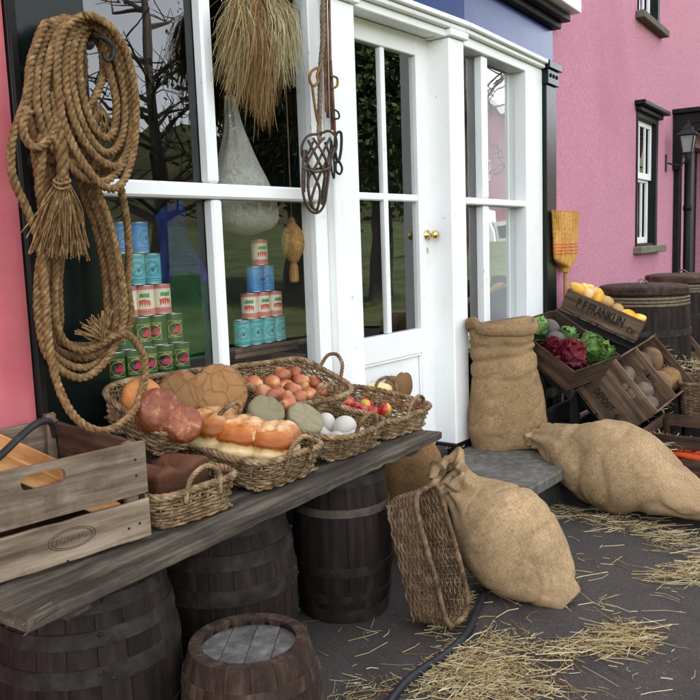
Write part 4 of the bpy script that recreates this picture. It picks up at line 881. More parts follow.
M3 = bmat(.91, .475, 0, 24, BENCH_Z+.165); M4 = bmat(1.42, .462, -8, 22, BENCH_Z+.140)
basket('small wicker basket with the dark brown loaf next to the slatted crate', M1, .25, .37, .082, .018, seed=1, handles=('y-', 'y+'))
basket('wicker basket holding three floury white loaves at the bench front', M2, .29, .48, .085, .02, seed=2, handles=('y-', 'y+'))
basket('wicker basket with round rustic breads standing behind the white loaves', M3, .47, .25, .085, .025, seed=3, handles=('y-',), hh=.075)
basket('wicker basket of brown onions leaning against the window', M4, .36, .27, .085, .025, seed=4, handles=('x+', 'y-'), hh=.08)
basket('wicker basket with two grey-green cheeses and white gourds', M5, .29, .43, .082, .022, seed=5, handles=('y-', 'y+'))
basket('wicker basket of small red and yellow apples at the bench end', M6, .30, .45, .078, .022, seed=6, handles=('y-', 'x+'))
rz_ = thing('riser_block', 'dark timber blocks propping the rear baskets up on the bench', 'block', TR(*bench_pt(0, 0, BENCH_Z)) @ RZ(BTH))
MB().box(.70, 1.66, .40, .56, .001, .10, .004).build('timber', WOODBROWN, rz_); MB().box(.72, 1.64, .50, .57, .102, .155, .004).build('timber', WOODBROWN, rz_)
for x_ in (.80, 1.10, 1.2, 1.42): MB().box(x_-.03, x_+.03, .42, .48, .001, .03, .004).build('timber', WOODBROWN, rz_)

# ------------------------------------------------------------------ bread, onions, apples and the rest
CRUSTD = zramp('dark_crust', [(.0, hexcol(88, 68, 40)), (.5, hexcol(84, 62, 38)), (.78, hexcol(92, 56, 36)), (1, hexcol(112, 74, 52))], .7, 14, .45, .9, 22, .2, spots=(hexcol(120, 88, 62), 18, .62))
CRUSTW = zramp('floury_loaf_crust', [(.0, hexcol(190, 160, 110)), (.30, hexcol(222, 200, 154)), (.46, hexcol(210, 178, 126)), (.54, hexcol(150, 88, 38)), (.74, hexcol(150, 84, 34)), (.90, hexcol(178, 116, 62)), (1, hexcol(214, 178, 136))], .42, 8, .42, .8, 16, spots=(hexcol(222, 198, 160), 6, .60))
CRUSTR = zramp('cracked_rye_crust', [(0, hexcol(90, 64, 40)), (.5, hexcol(122, 88, 56)), (1, hexcol(150, 114, 78))], .85, 8, 1.3, 1.0, 14, .1, crack=(hexcol(112, 75, 44), 17))
CRUSTG = zramp('glazed_red_crust', [(0, hexcol(150, 104, 62)), (.5, hexcol(152, 98, 58)), (.66, hexcol(140, 84, 52)), (.84, hexcol(126, 66, 45)), (1, hexcol(142, 84, 58))], .5, 7, 1.0, 1.0, 14, .3, spots=(hexcol(184, 138, 96), 13, .56))
CRUSTO = zramp('seeded_brown_crust', [(0, hexcol(142, 92, 50)), (.5, hexcol(174, 116, 66)), (1, hexcol(186, 128, 80))], .75, 30, .9, 1.0, 60)
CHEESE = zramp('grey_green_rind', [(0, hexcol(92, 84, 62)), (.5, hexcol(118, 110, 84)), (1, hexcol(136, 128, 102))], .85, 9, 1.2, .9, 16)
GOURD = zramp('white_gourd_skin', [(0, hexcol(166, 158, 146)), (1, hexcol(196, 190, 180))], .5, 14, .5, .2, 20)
ONION = zramp('onion_skin', [(0, hexcol(120, 60, 34)), (.4, hexcol(160, 88, 52)), (.75, hexcol(176, 104, 64)), (1, hexcol(192, 146, 98))], .35, 9, .5, .4, 20, .5)
APPLE = zramp('apple_skin', [(0, hexcol(196, 170, 62)), (.35, hexcol(204, 164, 66)), (.55, hexcol(186, 56, 48)), (1, hexcol(166, 30, 38))], .3, 8, 1.3, .1, 20, .5)
SQUASH = zramp('yellow_squash_skin', [(0, hexcol(214, 150, 32)), (.5, hexcol(226, 172, 60)), (1, hexcol(232, 196, 110))], .45, 6, 1.6, .2, 18, .4)
BUFF = zramp('buff_squash_skin', [(0, hexcol(190, 150, 96)), (1, hexcol(222, 192, 138))], .5, 8, .8, .2, 18)
SWEDE = zramp('swede_skin', [(0, hexcol(150, 118, 76)), (.5, hexcol(126, 98, 68)), (.8, hexcol(100, 78, 60)), (1, hexcol(92, 74, 60))], .8, 11, 1.6, 1.0, 22)
TURNIP = zramp('turnip_skin', [(0, hexcol(138, 124, 100)), (.5, hexcol(112, 98, 84)), (1, hexcol(86, 70, 66))], .6, 9, 1.5, .8, 20)
BEET = zramp('dark_root_skin', [(0, hexcol(60, 54, 52)), (1, hexcol(104, 96, 90))], .8, 9, .9, .7, 30)
CARROT = zramp('carrot_skin', [(0, hexcol(196, 72, 36)), (1, hexcol(222, 100, 58))], .5, 14, .5, .4, 60)
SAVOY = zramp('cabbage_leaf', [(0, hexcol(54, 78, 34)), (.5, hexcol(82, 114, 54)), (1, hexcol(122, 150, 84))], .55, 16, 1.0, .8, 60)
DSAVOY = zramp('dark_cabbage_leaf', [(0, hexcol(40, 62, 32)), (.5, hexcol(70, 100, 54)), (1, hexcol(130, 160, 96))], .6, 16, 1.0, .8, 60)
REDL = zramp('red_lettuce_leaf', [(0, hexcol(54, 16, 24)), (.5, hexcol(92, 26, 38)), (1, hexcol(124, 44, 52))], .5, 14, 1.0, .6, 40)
def item(name, label, cat, mb, mat, M, group=None):
    return mb.build(name, mat, None, M, True, None, label, cat, group)
# dark tin loaf: one loaf with a crease
def tinfn(p, th, ph):
    x, y, z = p; z = z*(1+.10*(1-(x/.1)**2)) if z > 0 else z
    z -= .022*math.exp(-((x)/.008)**2)*(1 if z > 0 else .2); sc = 1-.07*math.exp(-(x/.008)**2); k = 1+.05*(z/.045)
    y = y*sc*k; x *= 1+.03*(z/.045)
    return [x+.002*nz(p, 22, 1), y+.002*nz(p, 22, 2), z+.002*nz(p, 25, 3)]
item('tin_loaf', 'dark brown double tin loaf in the small basket by the crate', 'loaf', superblob(.108, .07, .054, .24, .2, 96, 34, tinfn), CRUSTD, M1 @ TR(.0, -.045, .075) @ RZ(rad(14)) @ RX(rad(-3)))
# white loaves
def whfn(seed):
    def f(p, th, ph):
        x, y, z = p; t = z/.05
        pinch = 1-.13*math.exp(-((t-.02)/.10)**2)*(1+.5*nz((th*2, seed, 0), 1.5)); over = 1.0+.06*math.exp(-((t-.30)/.2)**2)
        d = .0035*nz(p, 26, seed)+.0028*nz(p, 70, seed+3)
        return [x*pinch*over*(1+d*6), y*pinch*over*(1+d*6), z*(1.12 if z > 0 else .95)+d-.006*math.exp(-(y/.009)**2)*(t > .6)*(abs(x) < .06)]
    return f
for k, (px, py, v_, lab) in enumerate(((213, 433, .34, 'white loaf furthest back in the row of three'), (243, 442, .255, 'white loaf in the middle of the row of three'), (276, 447, .165, 'white loaf nearest the bench edge with floury split top'))):
    d = onplane(px, py-3, BO+(v_-.01)*bv, bv); item('white_loaf', lab, 'loaf', superblob(.086, .064, .052, .62, .72, 64, 40, whfn(k+1)), CRUSTW, TR(*d) @ RZ(BTH+rad(14+7*k)) @ RX(rad(10-3*k)) @ Matrix.Scale(1.13, 4), 'white loaves in the long basket')
# rustic round breads in the leaning basket
def rough(s, f=18, seed=0, f2=50): return lambda p, th, ph: [c+s*nz(p, f, seed+i)+s*.4*nz(p, f2, seed+i+5) for i, c in enumerate(p)]
def crack(seed):
    def f(p, th, ph):
        d = 1-.05*max(0, 1-abs(nz(p, 26, seed))*9)-.03*max(0, 1-abs(nz(p, 52, seed+2))*7); return [p[0]*d, p[1]*d, p[2]*(d*1.0)+.003*nz(p, 12, seed)]
    return f
def face_cam(px, py, v_, tilt=0, r=0, spin=0):
    """thing standing on edge: local z axis turned toward the street"""
    d = onplane(px, py, BO+v_*bv, bv); return TR(*d) @ RZ(BTH+rad(spin)) @ RX(rad(90-tilt)) @ RZ(rad(r))
item('round_loaf', 'large flat cracked rye loaf standing upright in the rear basket', 'loaf', superblob(.092, .095, .03, .5, 1, 90, 60, crack(3)), CRUSTR, face_cam(219, 393, .40, 20, 0, -38))
item('round_loaf', 'brown rye loaf half hidden behind the large cracked loaf', 'loaf', superblob(.078, .078, .028, .6, 1, 80, 50, crack(8)), CRUSTR, face_cam(181, 395, .475, 20, 40, -38))
item('glazed_loaf', 'red brown glazed round loaf in the rear bread basket', 'loaf', superblob(.070, .068, .042, .6, 1, 48, 30, rough(.004, 60, 2, 120)), CRUSTG, face_cam(158, 412, .36, 25, 10, -20))
item('round_loaf', 'orange brown seeded loaf at the left end of the rear basket', 'loaf', superblob(.060, .060, .04, .8, 1, 48, 30, rough(.004, 50, 6, 110)), CRUSTO, face_cam(142, 398, .44, 22, 0, -20))
item('glazed_loaf', 'small glazed ring loaf in front of the basket handle', 'loaf', superblob(.056, .056, .028, .5, 1, 48, 30, rough(.004, 60, 9, 120)), CRUSTG, face_cam(183, 424, .30, 30, 70, -30))
# cheeses and gourds
def chz(s): return lambda p, th, ph: [p[0]+.003*nz(p, 26, s)+.0015*nz(p, 80, s), p[1]+.003*nz(p, 26, s+1)+.0015*nz(p, 80, s+1), p[2]+.003*nz(p, 34, s)-.006*(p[2] > 0)*max(0, 1-abs(math.sin(2.5*th+s))*6)*min(1, math.hypot(p[0], p[1])/.03)-.004*max(0, 1-abs(nz(p, 18, s+4))*8)*(p[2] > 0)]
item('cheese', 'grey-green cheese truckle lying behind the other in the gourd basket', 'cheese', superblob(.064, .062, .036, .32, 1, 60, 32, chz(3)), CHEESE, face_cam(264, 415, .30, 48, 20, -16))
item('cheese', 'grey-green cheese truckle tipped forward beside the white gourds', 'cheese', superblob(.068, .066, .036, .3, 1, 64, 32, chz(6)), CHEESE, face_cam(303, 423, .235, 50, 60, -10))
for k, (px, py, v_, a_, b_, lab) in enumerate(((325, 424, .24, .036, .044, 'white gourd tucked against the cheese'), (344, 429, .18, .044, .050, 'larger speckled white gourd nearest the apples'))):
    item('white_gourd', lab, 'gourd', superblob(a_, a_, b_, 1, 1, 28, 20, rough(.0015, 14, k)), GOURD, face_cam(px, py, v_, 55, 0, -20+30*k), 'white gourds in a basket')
m_ = MB(); G = np.zeros((14, 14, 3))
for i in range(14):
    for j in range(14):
        x_, y_ = (i/13-.5)*.15, (j/13-.5)*.13; G[i, j] = (x_, y_, .022*nz((x_, y_, 0), 22, 4)+.006*math.sin(x_*90))
m_.grid(G); g2 = G.copy(); g2[..., 2] -= .002; m_.grid(g2)
item('wrapping_paper', 'crumpled white paper lining beneath the white gourds', 'paper', m_, GOURD, M5 @ TR(.03, -.10, .055) @ RX(rad(6)))
# onions heaped
def onion_mb(s):
    def f(p, th, ph):
        x, y, z = p; t = z/.032; k = 1+.012*math.sin(9*th)+.03*nz(p, 20, s)
        if t > .75: z += (t-.75)*.05
        return [x*k, y*k, z]
    return superblob(.036, .036, .031, 1, 1, 28, 18, f)
OM = [onion_mb(s).mesh('onion', ONION, True) for s in range(4)]
opix = [(254, 385, .44), (272, 384, .45), (286, 388, .43), (296, 374, .50), (282, 377, .50), (263, 394, .38), (278, 396, .38), (291, 391, .39), (303, 389, .42), (309, 396, .37), (272, 398, .35), (287, 401, .34), (298, 400, .35), (315, 384, .47), (322, 392, .43), (300, 383, .46), (288, 406, .32), (246, 386, .47)]
for k, (px, py, v_) in enumerate(opix):
    d = onplane(px, py, BO+v_*bv, bv); o = place('onion', OM[k % 4], None, TR(*d) @ RZ(RNG.uniform(0, 6)) @ RX(RNG.uniform(-1.4, 1.4)) @ RY(RNG.uniform(-1, 1)) @ Matrix.Scale(RNG.uniform(.82, 1.0), 4), None, 'brown onion heaped in the basket leaning on the window', 'onion', 'onions in the basket')
# apples
def apf(p, th, ph):
    x, y, z = p; r = math.hypot(x, y); z -= .008*math.exp(-(r/.012)**2)*(1 if z > 0 else -.8); return [x*(1-.06*(z < 0)), y*(1-.06*(z < 0)), z]
AMS = superblob(.03, .03, .027, 1, 1, 26, 18, apf).mesh('apple', APPLE, True)
for k, (px, py, v_) in enumerate([(344, 409, .40), (357, 411, .36), (366, 408, .40), (378, 410, .38), (372, 415, .30), (391, 411, .36), (385, 417, .27), (403, 414, .30), (418, 413, .32), (411, 412, .36), (361, 415, .31), (349, 406, .44), (396, 406, .42)]):
    d = onplane(px, py-3-(4 if px > 380 else 0), BO+(v_-.03)*bv, bv); o = place('apple', AMS, None, TR(*d) @ RZ(RNG.uniform(0, 6)) @ RX(RNG.uniform(-1.6, 1.6)) @ Matrix.Scale(RNG.uniform(.88, 1.02), 4), None, 'small red and yellow apple in the basket at the bench end', 'apple', 'apples in the basket')
# cloth, squash behind the apples
def cloth_heap(name, label, mat, M, a_, b_, c_, seed):
    item(name, label, 'sack', superblob(a_, b_, c_, .7, .8, 44, 26, lambda p, th, ph: [p[0]+.012*nz(p, 11, seed), p[1]+.012*nz(p, 11, seed+2), p[2]+.014*nz(p, 13, seed+4)+.005*math.sin(p[0]*70+3*nz(p, 9, seed))]), mat, M)
d = onplane(452-60, 388, BO+.62*bv, bv)
cloth_heap('folded_sack', 'folded brown hessian flap rising behind the apple basket', HESSD, TR(*onplane(398, 388, BO+.53*bv, bv)) @ RZ(BTH), .13, .03, .06, 3)
cloth_heap('folded_sack', 'crumpled hessian cloth between the onion and apple baskets', HESS, TR(*onplane(347, 394, BO+.50*bv, bv)) @ RZ(BTH), .055, .03, .03, 5)
item('patty_pan_squash', 'pale yellow ribbed squash showing above the apple basket', 'squash', superblob(.075, .06, .035, .9, 1, 48, 20, lambda p, th, ph: [p[0]*(1+.05*math.cos(9*th)), p[1]*(1+.05*math.cos(9*th)), p[2]]), BUFF, TR(*onplane(377, 391, BO+.47*bv, bv)))

# ------------------------------------------------------------------ slatted crate at the left
CL, CW, CH = .52, .44, .25
pc = bench_pt(.42, .127); yaw = BTH+rad(-10.7)
MC = TR(*(pc+np.array([0, 0, .001]))) @ RZ(yaw) @ TR(-CL, 0, 0)     # local: x 0..CL, y 0 (street) .. CW, z
crate = thing('slatted_crate', 'large weathered grey slatted crate on the left bench end with hand hole', 'crate', MC)
place('slat', slot_board_mesh('slat', CL, .128, .014, WOODGREY, .105, .036, .028), crate, TR(CL/2, -.007, .186))
plank(crate, 'slat', CL, .098, .014, WOODGREY, TR(CL/2, -.007, .058), 1, 14, .0009)
plank(crate, 'slat', CL, .125, .014, WOODGREY, TR(CL/2, CW+.007, .187), 2, 12); plank(crate, 'slat', CL, .11, .014, WOODGREY, TR(CL/2, CW+.007, .06), 1, 12)
for x_ in (0.008, CL-.008):
    plank(crate, 'side_board', CW-.002, .12, .014, WOODDARK, TR(x_, CW/2, .186) @ RZ(rad(90)), 1, 10); plank(crate, 'side_board', CW-.002, .11, .014, WOODDARK, TR(x_, CW/2, .063) @ RZ(rad(90)), 2, 10)
for x_ in (.03, CL-.031):
    for y_, hx in ((.014, 0), (CW-.014, .022)): plank(crate, 'corner_post', CH+hx-.004, .028, .026, WOODGREY, TR(x_, y_, (CH+hx)/2) @ RY(rad(90)), 1, 5)
for k in range(4): plank(crate, 'bottom_board', CL-.03, .10, .010, WOODDARK, TR(CL/2, .06+.107*k, .008) @ RX(rad(90)), k, 6)
m_ = MB()
for x_, z_ in ((.49, .17), (.49, .21), (.03, .17), (.49, .05), (.46, .045), (.30, .012)): m_.lathe([(.0035, 0), (.003, .0012)], 8, TR(x_, -.0145, z_) @ RX(rad(90)))
m_.build('nail', IRON, crate)
m_ = MB()   # worn oval maker's stamp
for sc_ in (1, .86): 
    E_ = ell(0, 0, .058*sc_, .024*sc_, 40); m_.tube([(CL-.205+x_, -.0146, .063+z_+.0) for x_, z_ in E_], .0007, 4, closed=True)
for k in range(9): m_.tube([(CL-.245+k*.009, -.0146, .056+.004*(k % 2)), (CL-.241+k*.009, -.0146, .068-.003*(k % 3))], .0008, 4)
m_.build('stamp', WOODDARK, crate)
MTR = (MC @ TR(.25, .235, .035) @ RZ(rad(-4)) @ RY(rad(34)) @ RX(rad(6)))
tray = thing('wooden_tray', 'pale pine tray with dark handle standing tilted inside the slatted crate', 'tray', MTR)
for k in range(5): plank(tray, 'board', .40, .066, .010, WOODPINE, TR(.0-.06, -.14+.069*k, .16) @ RX(rad(90)), k, 5, .0005)
plank(tray, 'edge_board', .35, .045, .012, WOODPINE, TR(.145, -.002, .178) @ RZ(rad(90)), 1, 5, .0005)
for y_ in (-.181, .181): plank(tray, 'edge_board', .42, .045, .012, WOODPINE, TR(-.06, y_, .178), 2, 5, .0005)
m_ = MB(); m_.tube(cat_rom([MTR.inverted() @ Vector(p) for p in (W(-26, 468, 1.62), W(-4, 459, 1.66), W(20, 437, 1.72), W(36, 424, 1.76), W(46, 421, 1.80), W(52, 424, 1.83), W(55, 436, 1.85))], .012), .009, 8)
m_.build('tray_handle', IRON, tray, smooth=True)
# ------------------------------------------------------------------ hessian sacks
def sack_mesh(path, radii, side, mat, n=64, wr=None, pw=.9, steps=60, seed=0):
    """path: axis points; radii: (ru,rv) at the same stations; side: reference direction for ru"""
    P = cat_rom(path, .0001+np.linalg.norm(np.array(path[-1])-np.array(path[0]))/4000); idx = np.linspace(0, len(P)-1, steps).astype(int); P = P[idx]
    st = np.linspace(0, 1, len(radii)); t = np.linspace(0, 1, steps); Rr = cat_rom([(a, b, 0) for a, b in radii], .0002); ii = np.linspace(0, len(Rr)-1, steps).astype(int)
    st2 = np.linspace(0, len(radii)-1, steps); ru = np.interp(st2, range(len(radii)), [r[0] for r in radii]); rv = np.interp(st2, range(len(radii)), [r[1] for r in radii])
    k = np.ones(5)/5; ru = np.convolve(np.pad(ru, 2, 'edge'), k, 'valid'); rv = np.convolve(np.pad(rv, 2, 'edge'), k, 'valid')
    T = np.gradient(P, axis=0); T /= np.linalg.norm(T, axis=1)[:, None]; rings = []
    for i in range(steps):
        u_ = np.array(side, float); u_ -= T[i]*(u_ @ T[i]); u_ /= np.linalg.norm(u_); v_ = np.cross(T[i], u_)
        rings.append((P[i], u_, v_, ru[i], rv[i], pw))
    return loft(rings, n, wr)
IMR = R3[:, 0].copy()        # horizontal direction across the picture
IMR[2] = 0; IMR /= np.linalg.norm(IMR); IMF = np.array([-IMR[1], IMR[0], 0])
def onx(px, py, x): r = ray(px, py); return CAM+x/r[0]*r
# upright open sack on the step
us_ = thing('upright_sack', 'tall upright hessian sack with folded top standing on the doorstep', 'sack')
c0 = np.array([3.795, 1.965, .212]); up = np.array([0, 0, 1.])
def wru(p, t, a):
    w = .012*nz(p, 6, 2)+.003*nz(p, 15, 5)-.008*max(0, 1-abs(nz(p, 6, 41))*7)
    for z_, am, s_ in ((.60, .006, .9), (.685, .013, 1.2), (.745, .012, .5), (.80, .008, 1.4)): w -= am*math.exp(-((p[2]-z_-.025*math.sin(a*1.0+s_)-.03*nz(p, 6, 7))/.014)**2)
    return w
lean = -.03*IMR
pth = [c0+lean*k/5+up*z_ for k, z_ in enumerate((.0, .10, .22, .35, .48, .60, .645))]
sk = sack_mesh(pth, [(.195, .125), (.205, .135), (.195, .125), (.178, .115), (.170, .105), (.165, .098), (.160, .09)], IMR, HESS, wr=wru, pw=.72, seed=1, steps=90)
sk.build('sack_cloth', HESS, us_, smooth=True)
ft = c0+lean+up*.625
G = []
for k, (dz, dr) in enumerate(((-.035, .006), (-.03, .016), (.0, .016), (.022, .010), (.024, .0), (.016, -.012), (-.02, -.03), (-.05, -.07))):
    row = []
    for j in range(64):
        a = 2*math.pi*j/64; ct, s_ = math.cos(a), math.sin(a); x_, y_ = math.copysign(abs(ct)**.72, ct), math.copysign(abs(s_)**.72, s_)
        p = ft+(.168+dr)*x_*IMR+(.098+dr*.8)*y_*IMF; zz = dz+.012*math.sin(2*a+.5)+.018*(x_ < -.8)+.008*nz(p, 14, 3); row.append(p+up*zz)
    G.append(row)
cloth_grid(np.array(G)).build('folded_rim', HESS, us_, smooth=True)
# sack lying off the end of the step
ls2 = thing('lying_sack', 'full hessian sack lying with its tied neck on the doorstep and base on the road', 'sack')
nk = onx(541, 438, 3.78)
def crease(p, f, s, k=7): return max(0, 1-abs(nz(p, f, s))*k)
def wrl(p, t, a): return -.012*crease(p, 4.5, 21)-.006*crease(p, 9, 23)+ .016*nz(p, 5, 8)+.004*nz(p, 14, 2)+(.009*math.sin(a*9+2*nz(p, 4, 1))+.007*math.sin(a*5))*max(0, 1-t*2.6)+.006*math.sin(a*7+p[1]*20)*max(0, t-.8)*4
pth = [nk, onx(550, 441, 3.76), onx(565, 448, 3.73), onx(586, 458, 3.69), onx(611, 466, 3.68), onx(640, 475, 3.68), onx(668, 488, 3.68), onx(695, 501, 3.68), onx(722, 510, 3.68), onx(738, 515, 3.68)]
sack_mesh(pth, [(.07, .055), (.11, .095), (.155, .15), (.19, .20), (.21, .22), (.205, .195), (.185, .135), (.155, .085), (.12, .06), (.05, .03)], (1, 0, 0), HESSP, wr=wrl, pw=.95, steps=90).build('sack_cloth', HESSP, ls2, smooth=True)
m_ = MB(); fr_ = []
for k in range(40):
    a = 2*math.pi*k/40; fr_.append((a,))
G = []
ax_ = nk-np.array(pth[1]); ax_ /= np.linalg.norm(ax_); s1 = np.cross(ax_, up); s1 /= np.linalg.norm(s1); s2 = np.cross(s1, ax_)
for k, r in enumerate((.045, .045, .055, .062, .055)):
    G.append([nk+ax_*(.010*k)+(r*(1+.13*math.sin(5*a)+.08*math.sin(9*a+k)))*(math.cos(a)*s1*1.3+math.sin(a)*s2*.75) for a in np.linspace(0, 2*math.pi, 48, endpoint=False)])
cloth_grid(np.array(G)).build('gathered_mouth', HESSP, ls2, smooth=True)
# leaning sack in front of the step
ln2 = thing('leaning_sack', 'plump pale hessian sack leaning back in the road beside the fallen basket', 'sack')
def wrn(p, t, a): return -.012*crease(p, 5, 31)-.006*crease(p, 10, 33)+ .012*nz(p, 5, 4)+.003*nz(p, 14, 6)+(.012*math.sin(a*8+3*nz(p, 5, 2))+.007*math.sin(a*13))*max(0, t-.68)*3.0
pth = [onx(570, 602, 2.6), onx(562, 594, 2.6), onx(546, 578, 2.6), onx(526, 557, 2.6), onx(505, 535, 2.6), onx(485, 513, 2.6), onx(468, 495, 2.595), onx(455, 481, 2.58), onx(449, 474, 2.57)]
sack_mesh(pth, [(.05, .025), (.105, .06), (.15, .105), (.18, .15), (.192, .178), (.18, .165), (.13, .115), (.075, .065), (.055, .045)], IMR, HESSP, wr=wrn, pw=.95, steps=90).build('sack_cloth', HESSP, ln2, smooth=True)
G = []
nk2 = np.array(pth[-2]); ax_ = np.array([-.65, .25, .62]); ax_ /= np.linalg.norm(ax_); s1 = np.cross(ax_, up); s1 /= np.linalg.norm(s1); s2 = np.cross(s1, ax_)
for k, r in enumerate((.05, .062, .075, .085, .082, .06, .05)):
    G.append([nk2+ax_*(.020*min(k, 4)-.012*max(0, k-4)-.01)+(r*(1+.22*math.sin(4*a+.4*k)+.14*math.sin(9*a)))*(math.cos(a)*s1*.9+math.sin(a)*s2*1.0) for a in np.linspace(0, 2*math.pi, 56, endpoint=False)])
cloth_grid(np.array(G)).build('gathered_mouth', HESSP, ln2, smooth=True)
G = []
for i in range(24):
    row = []
    for j in range(12):
        t, s_ = i/23, j/11; a = rad(-30)+rad(230)*t
        p = nk2+np.array([.05, -.07, -.06])+.115*math.cos(a)*IMR*(1-.4*s_)+.10*math.sin(a)*s2*(1-.5*s_)+ax_*(-.06+.13*s_)-IMF*(.05*(1-s_)); row.append(p+.012*np.array([nz(p, 16, 1), nz(p, 16, 2), nz(p, 16, 3)]))
    G.append(row)
cloth_grid(np.array(G), False).build('loose_fold', HESSP, ln2, smooth=True)
# brown sack under the bench end
bs_ = thing('brown_sack', 'brown hessian sack standing behind the bench end below the apples', 'sack')
pth = [(2.76, 1.90, z_) for z_ in (.0, .12, .28, .42, .50, .515)]
sack_mesh([np.array(p) for p in pth], [(.14, .12), (.17, .14), (.165, .14), (.15, .13), (.13, .11), (.06, .05)], IMR, HESSD, wr=lambda p, t, a: .012*nz(p, 7, 12)+.004*nz(p, 22, 1), pw=.85, steps=60).build('sack_cloth', HESSD, bs_, smooth=True)

# ------------------------------------------------------------------ basket standing on its end
X_ = np.array([0.02, .26, .965]); X_ /= np.linalg.norm(X_); Z_ = np.array([.10, -1, .27]); Z_ -= X_*(Z_ @ X_); Z_ /= np.linalg.norm(Z_); Y_ = np.cross(Z_, X_)
MF = axes((2.20, 1.515, .222), X_, Y_, Z_)
basket('brown wicker basket standing on end against the bench among straw', MF, .405, .155, .125, .018, mat=WICKERD, handles=(), seed=9, group=None, name='fallen_basket', rimr=.007, rowh=.0078, sr=.0037)

# ------------------------------------------------------------------ black stand and tilted crates on the right
def box_axes(yaw, phi, roll):
    e1 = np.array([math.cos(yaw), math.sin(yaw), 0]); n_ = np.array([math.sin(yaw), -math.cos(yaw), 0])
    e2 = n_*math.cos(phi)-np.array([0, 0, 1])*math.sin(phi); e3 = np.cross(e1, -e2)
    c, s_ = math.cos(roll), math.sin(roll); a, b_ = e1*c+e3*s_, -e1*s_+e3*c
    return a, e2, b_
def tilt_crate(name, label, P, yaw, phi, roll, L1, L2, L3, mat, divs=(), slot=False, rows=1, T=.012):
    """local x = along the wall, y = away from the wall (down the slope), z = up out of the opening"""
    e1, e2, e3 = box_axes(rad(yaw), rad(phi), rad(roll)); M = axes(P, e1, -e2, e3)   # right handed: y points to the wall
    c_ = thing(name, label, 'crate', M)
    rh = L3/rows
    for x_ in (T/2, *divs, L1-T/2):
        for r_ in range(rows):
            z_ = rh*(r_+.5)
            if slot and r_ == rows-1: place('end_board', _sl(L2-.002, rh-.003, T, mat), c_, TR(x_, -L2/2, z_) @ RZ(rad(90)))
            else: plank(c_, 'end_board', L2-.002, rh-.003, T, mat, TR(x_, -L2/2, z_) @ RZ(rad(90)), r_+1, 8)
    for y_ in (-.0045, -L2+.0045):
        for r_ in range(rows): plank(c_, 'side_board', L1-2*T-.002, rh-.003, .009, mat, TR(L1/2, y_, rh*(r_+.5)-.001), r_+2, 8)
    nb_ = 4
    for k in range(nb_): plank(c_, 'bottom_board', L1-.004, L2/nb_-.006, .009, mat, TR(L1/2, -L2*(k+.5)/nb_, -.005) @ RX(rad(90)), k, 5)
    return c_, M
_slc = {}
def _sl(L, W_, T, mat):
    k = (round(L, 3), round(W_, 3), mat.name)
    if k not in _slc: _slc[k] = slot_board_mesh('end_board', L, W_, T, mat, .095, .036, W_*.12)
    return _slc[k]
dep, MD = tilt_crate('bottle_crate', 'tilted grey crate stencilled with deposit price holding swedes and turnips', (4.225, 1.775, .455), 6.2, 50.4, 9, .62, .347, .285, WOODBROWN, divs=(.31,), slot=True, rows=2)
place('lettering', text_mesh('DEPOSIT', .062, STENCIL, .58, .002), dep, TR(-.0012, -.135, .085) @ RZ(rad(-90)) @ RX(rad(90)))
place('lettering', text_mesh('4/-', .062, STENCIL, .64, .002), dep, TR(-.0012, -.252, .085) @ RZ(rad(-90)) @ RX(rad(90)))
veg, MV = tilt_crate('vegetable_crate', 'brown tilted crate of cabbages and red lettuce behind the upright sack', (4.02, 2.105, .728), -13, 28.5, 8.3, .375, .475, .118, WOODDARK, T=.012)
fra, MFk = tilt_crate('squash_crate', 'tilted brown crate of yellow squashes with stencilled name on its side', (4.86, 2.150, .835), 3.0, 22.7, .3, .285, .509, .136, WOODBROWN)
place('lettering', text_mesh('P F FRANKLIN', .082, STENCIL, .62, .0028), fra, TR(-.0012, -.245, .075) @ RZ(rad(-90)) @ RX(rad(90)))
place('lettering', text_mesh('Co', .05, STENCIL, .8, .001), fra, TR(-.0012, -.455, .05) @ RZ(rad(-90)) @ RX(rad(90)))
str_c, MS = tilt_crate('straw_crate', 'tilted brown crate lined with straw at the right edge beyond the swedes', tuple(MD @ Vector((.66, .01, .0))), 6.2, 50.4, 9, .50, .347, .242, WOODBROWN, slot=True, rows=2)
# stand: slanting bearers right under the crates, legs to the ground
stand = thing('display_stand', 'black stained timber stand carrying the tilted vegetable crates', 'stand')
def beam(p, q, w_=.05, t_=.028, name='bearer'):
    p, q = np.array(p), np.array(q); d = q-p; L = np.linalg.norm(d); x = d/L; y = np.cross((0, 0, 1), x) if abs(x[2]) < .95 else np.array([0, 1., 0]); y = y-x*(x @ y); y /= np.linalg.norm(y); z = np.cross(x, y)
    plank(stand, name, round(L, 2), w_, t_, WOODBLACK, axes((p+q)/2, x, y, z), 1, 8)
for M, L1, L2 in ((MV, .375, .475), (MFk, .285, .509), (MD, .62, .347), (MS, .5, .347)):
    for f in (.12, .85):
        a = M @ Vector((L1*f, .02, -.038)); b_ = M @ Vector((L1*f, -L2-.01, -.038)); beam(a, b_)
        for q in (a, a+(b_-a)*.55):
            if q.z > .25: beam((q.x, q.y, 0.0), (q.x, q.y, q.z-.02), .045, .045, 'leg')
MV_f = MV @ Vector((-.03, -.40, -.065)); MV_g = MV @ Vector((.36, -.40, -.065)); beam(MV_f, MV_g, .045, .04, 'rail')
for z_ in (.10, .26): beam((4.15, 1.95, z_), (5.6, 2.02, z_), .12, .02, 'back_board')
beam(MD @ Vector((-.02, -.30, -.09)), MS @ Vector((.5, -.30, -.09)), .09, .03, 'rail')
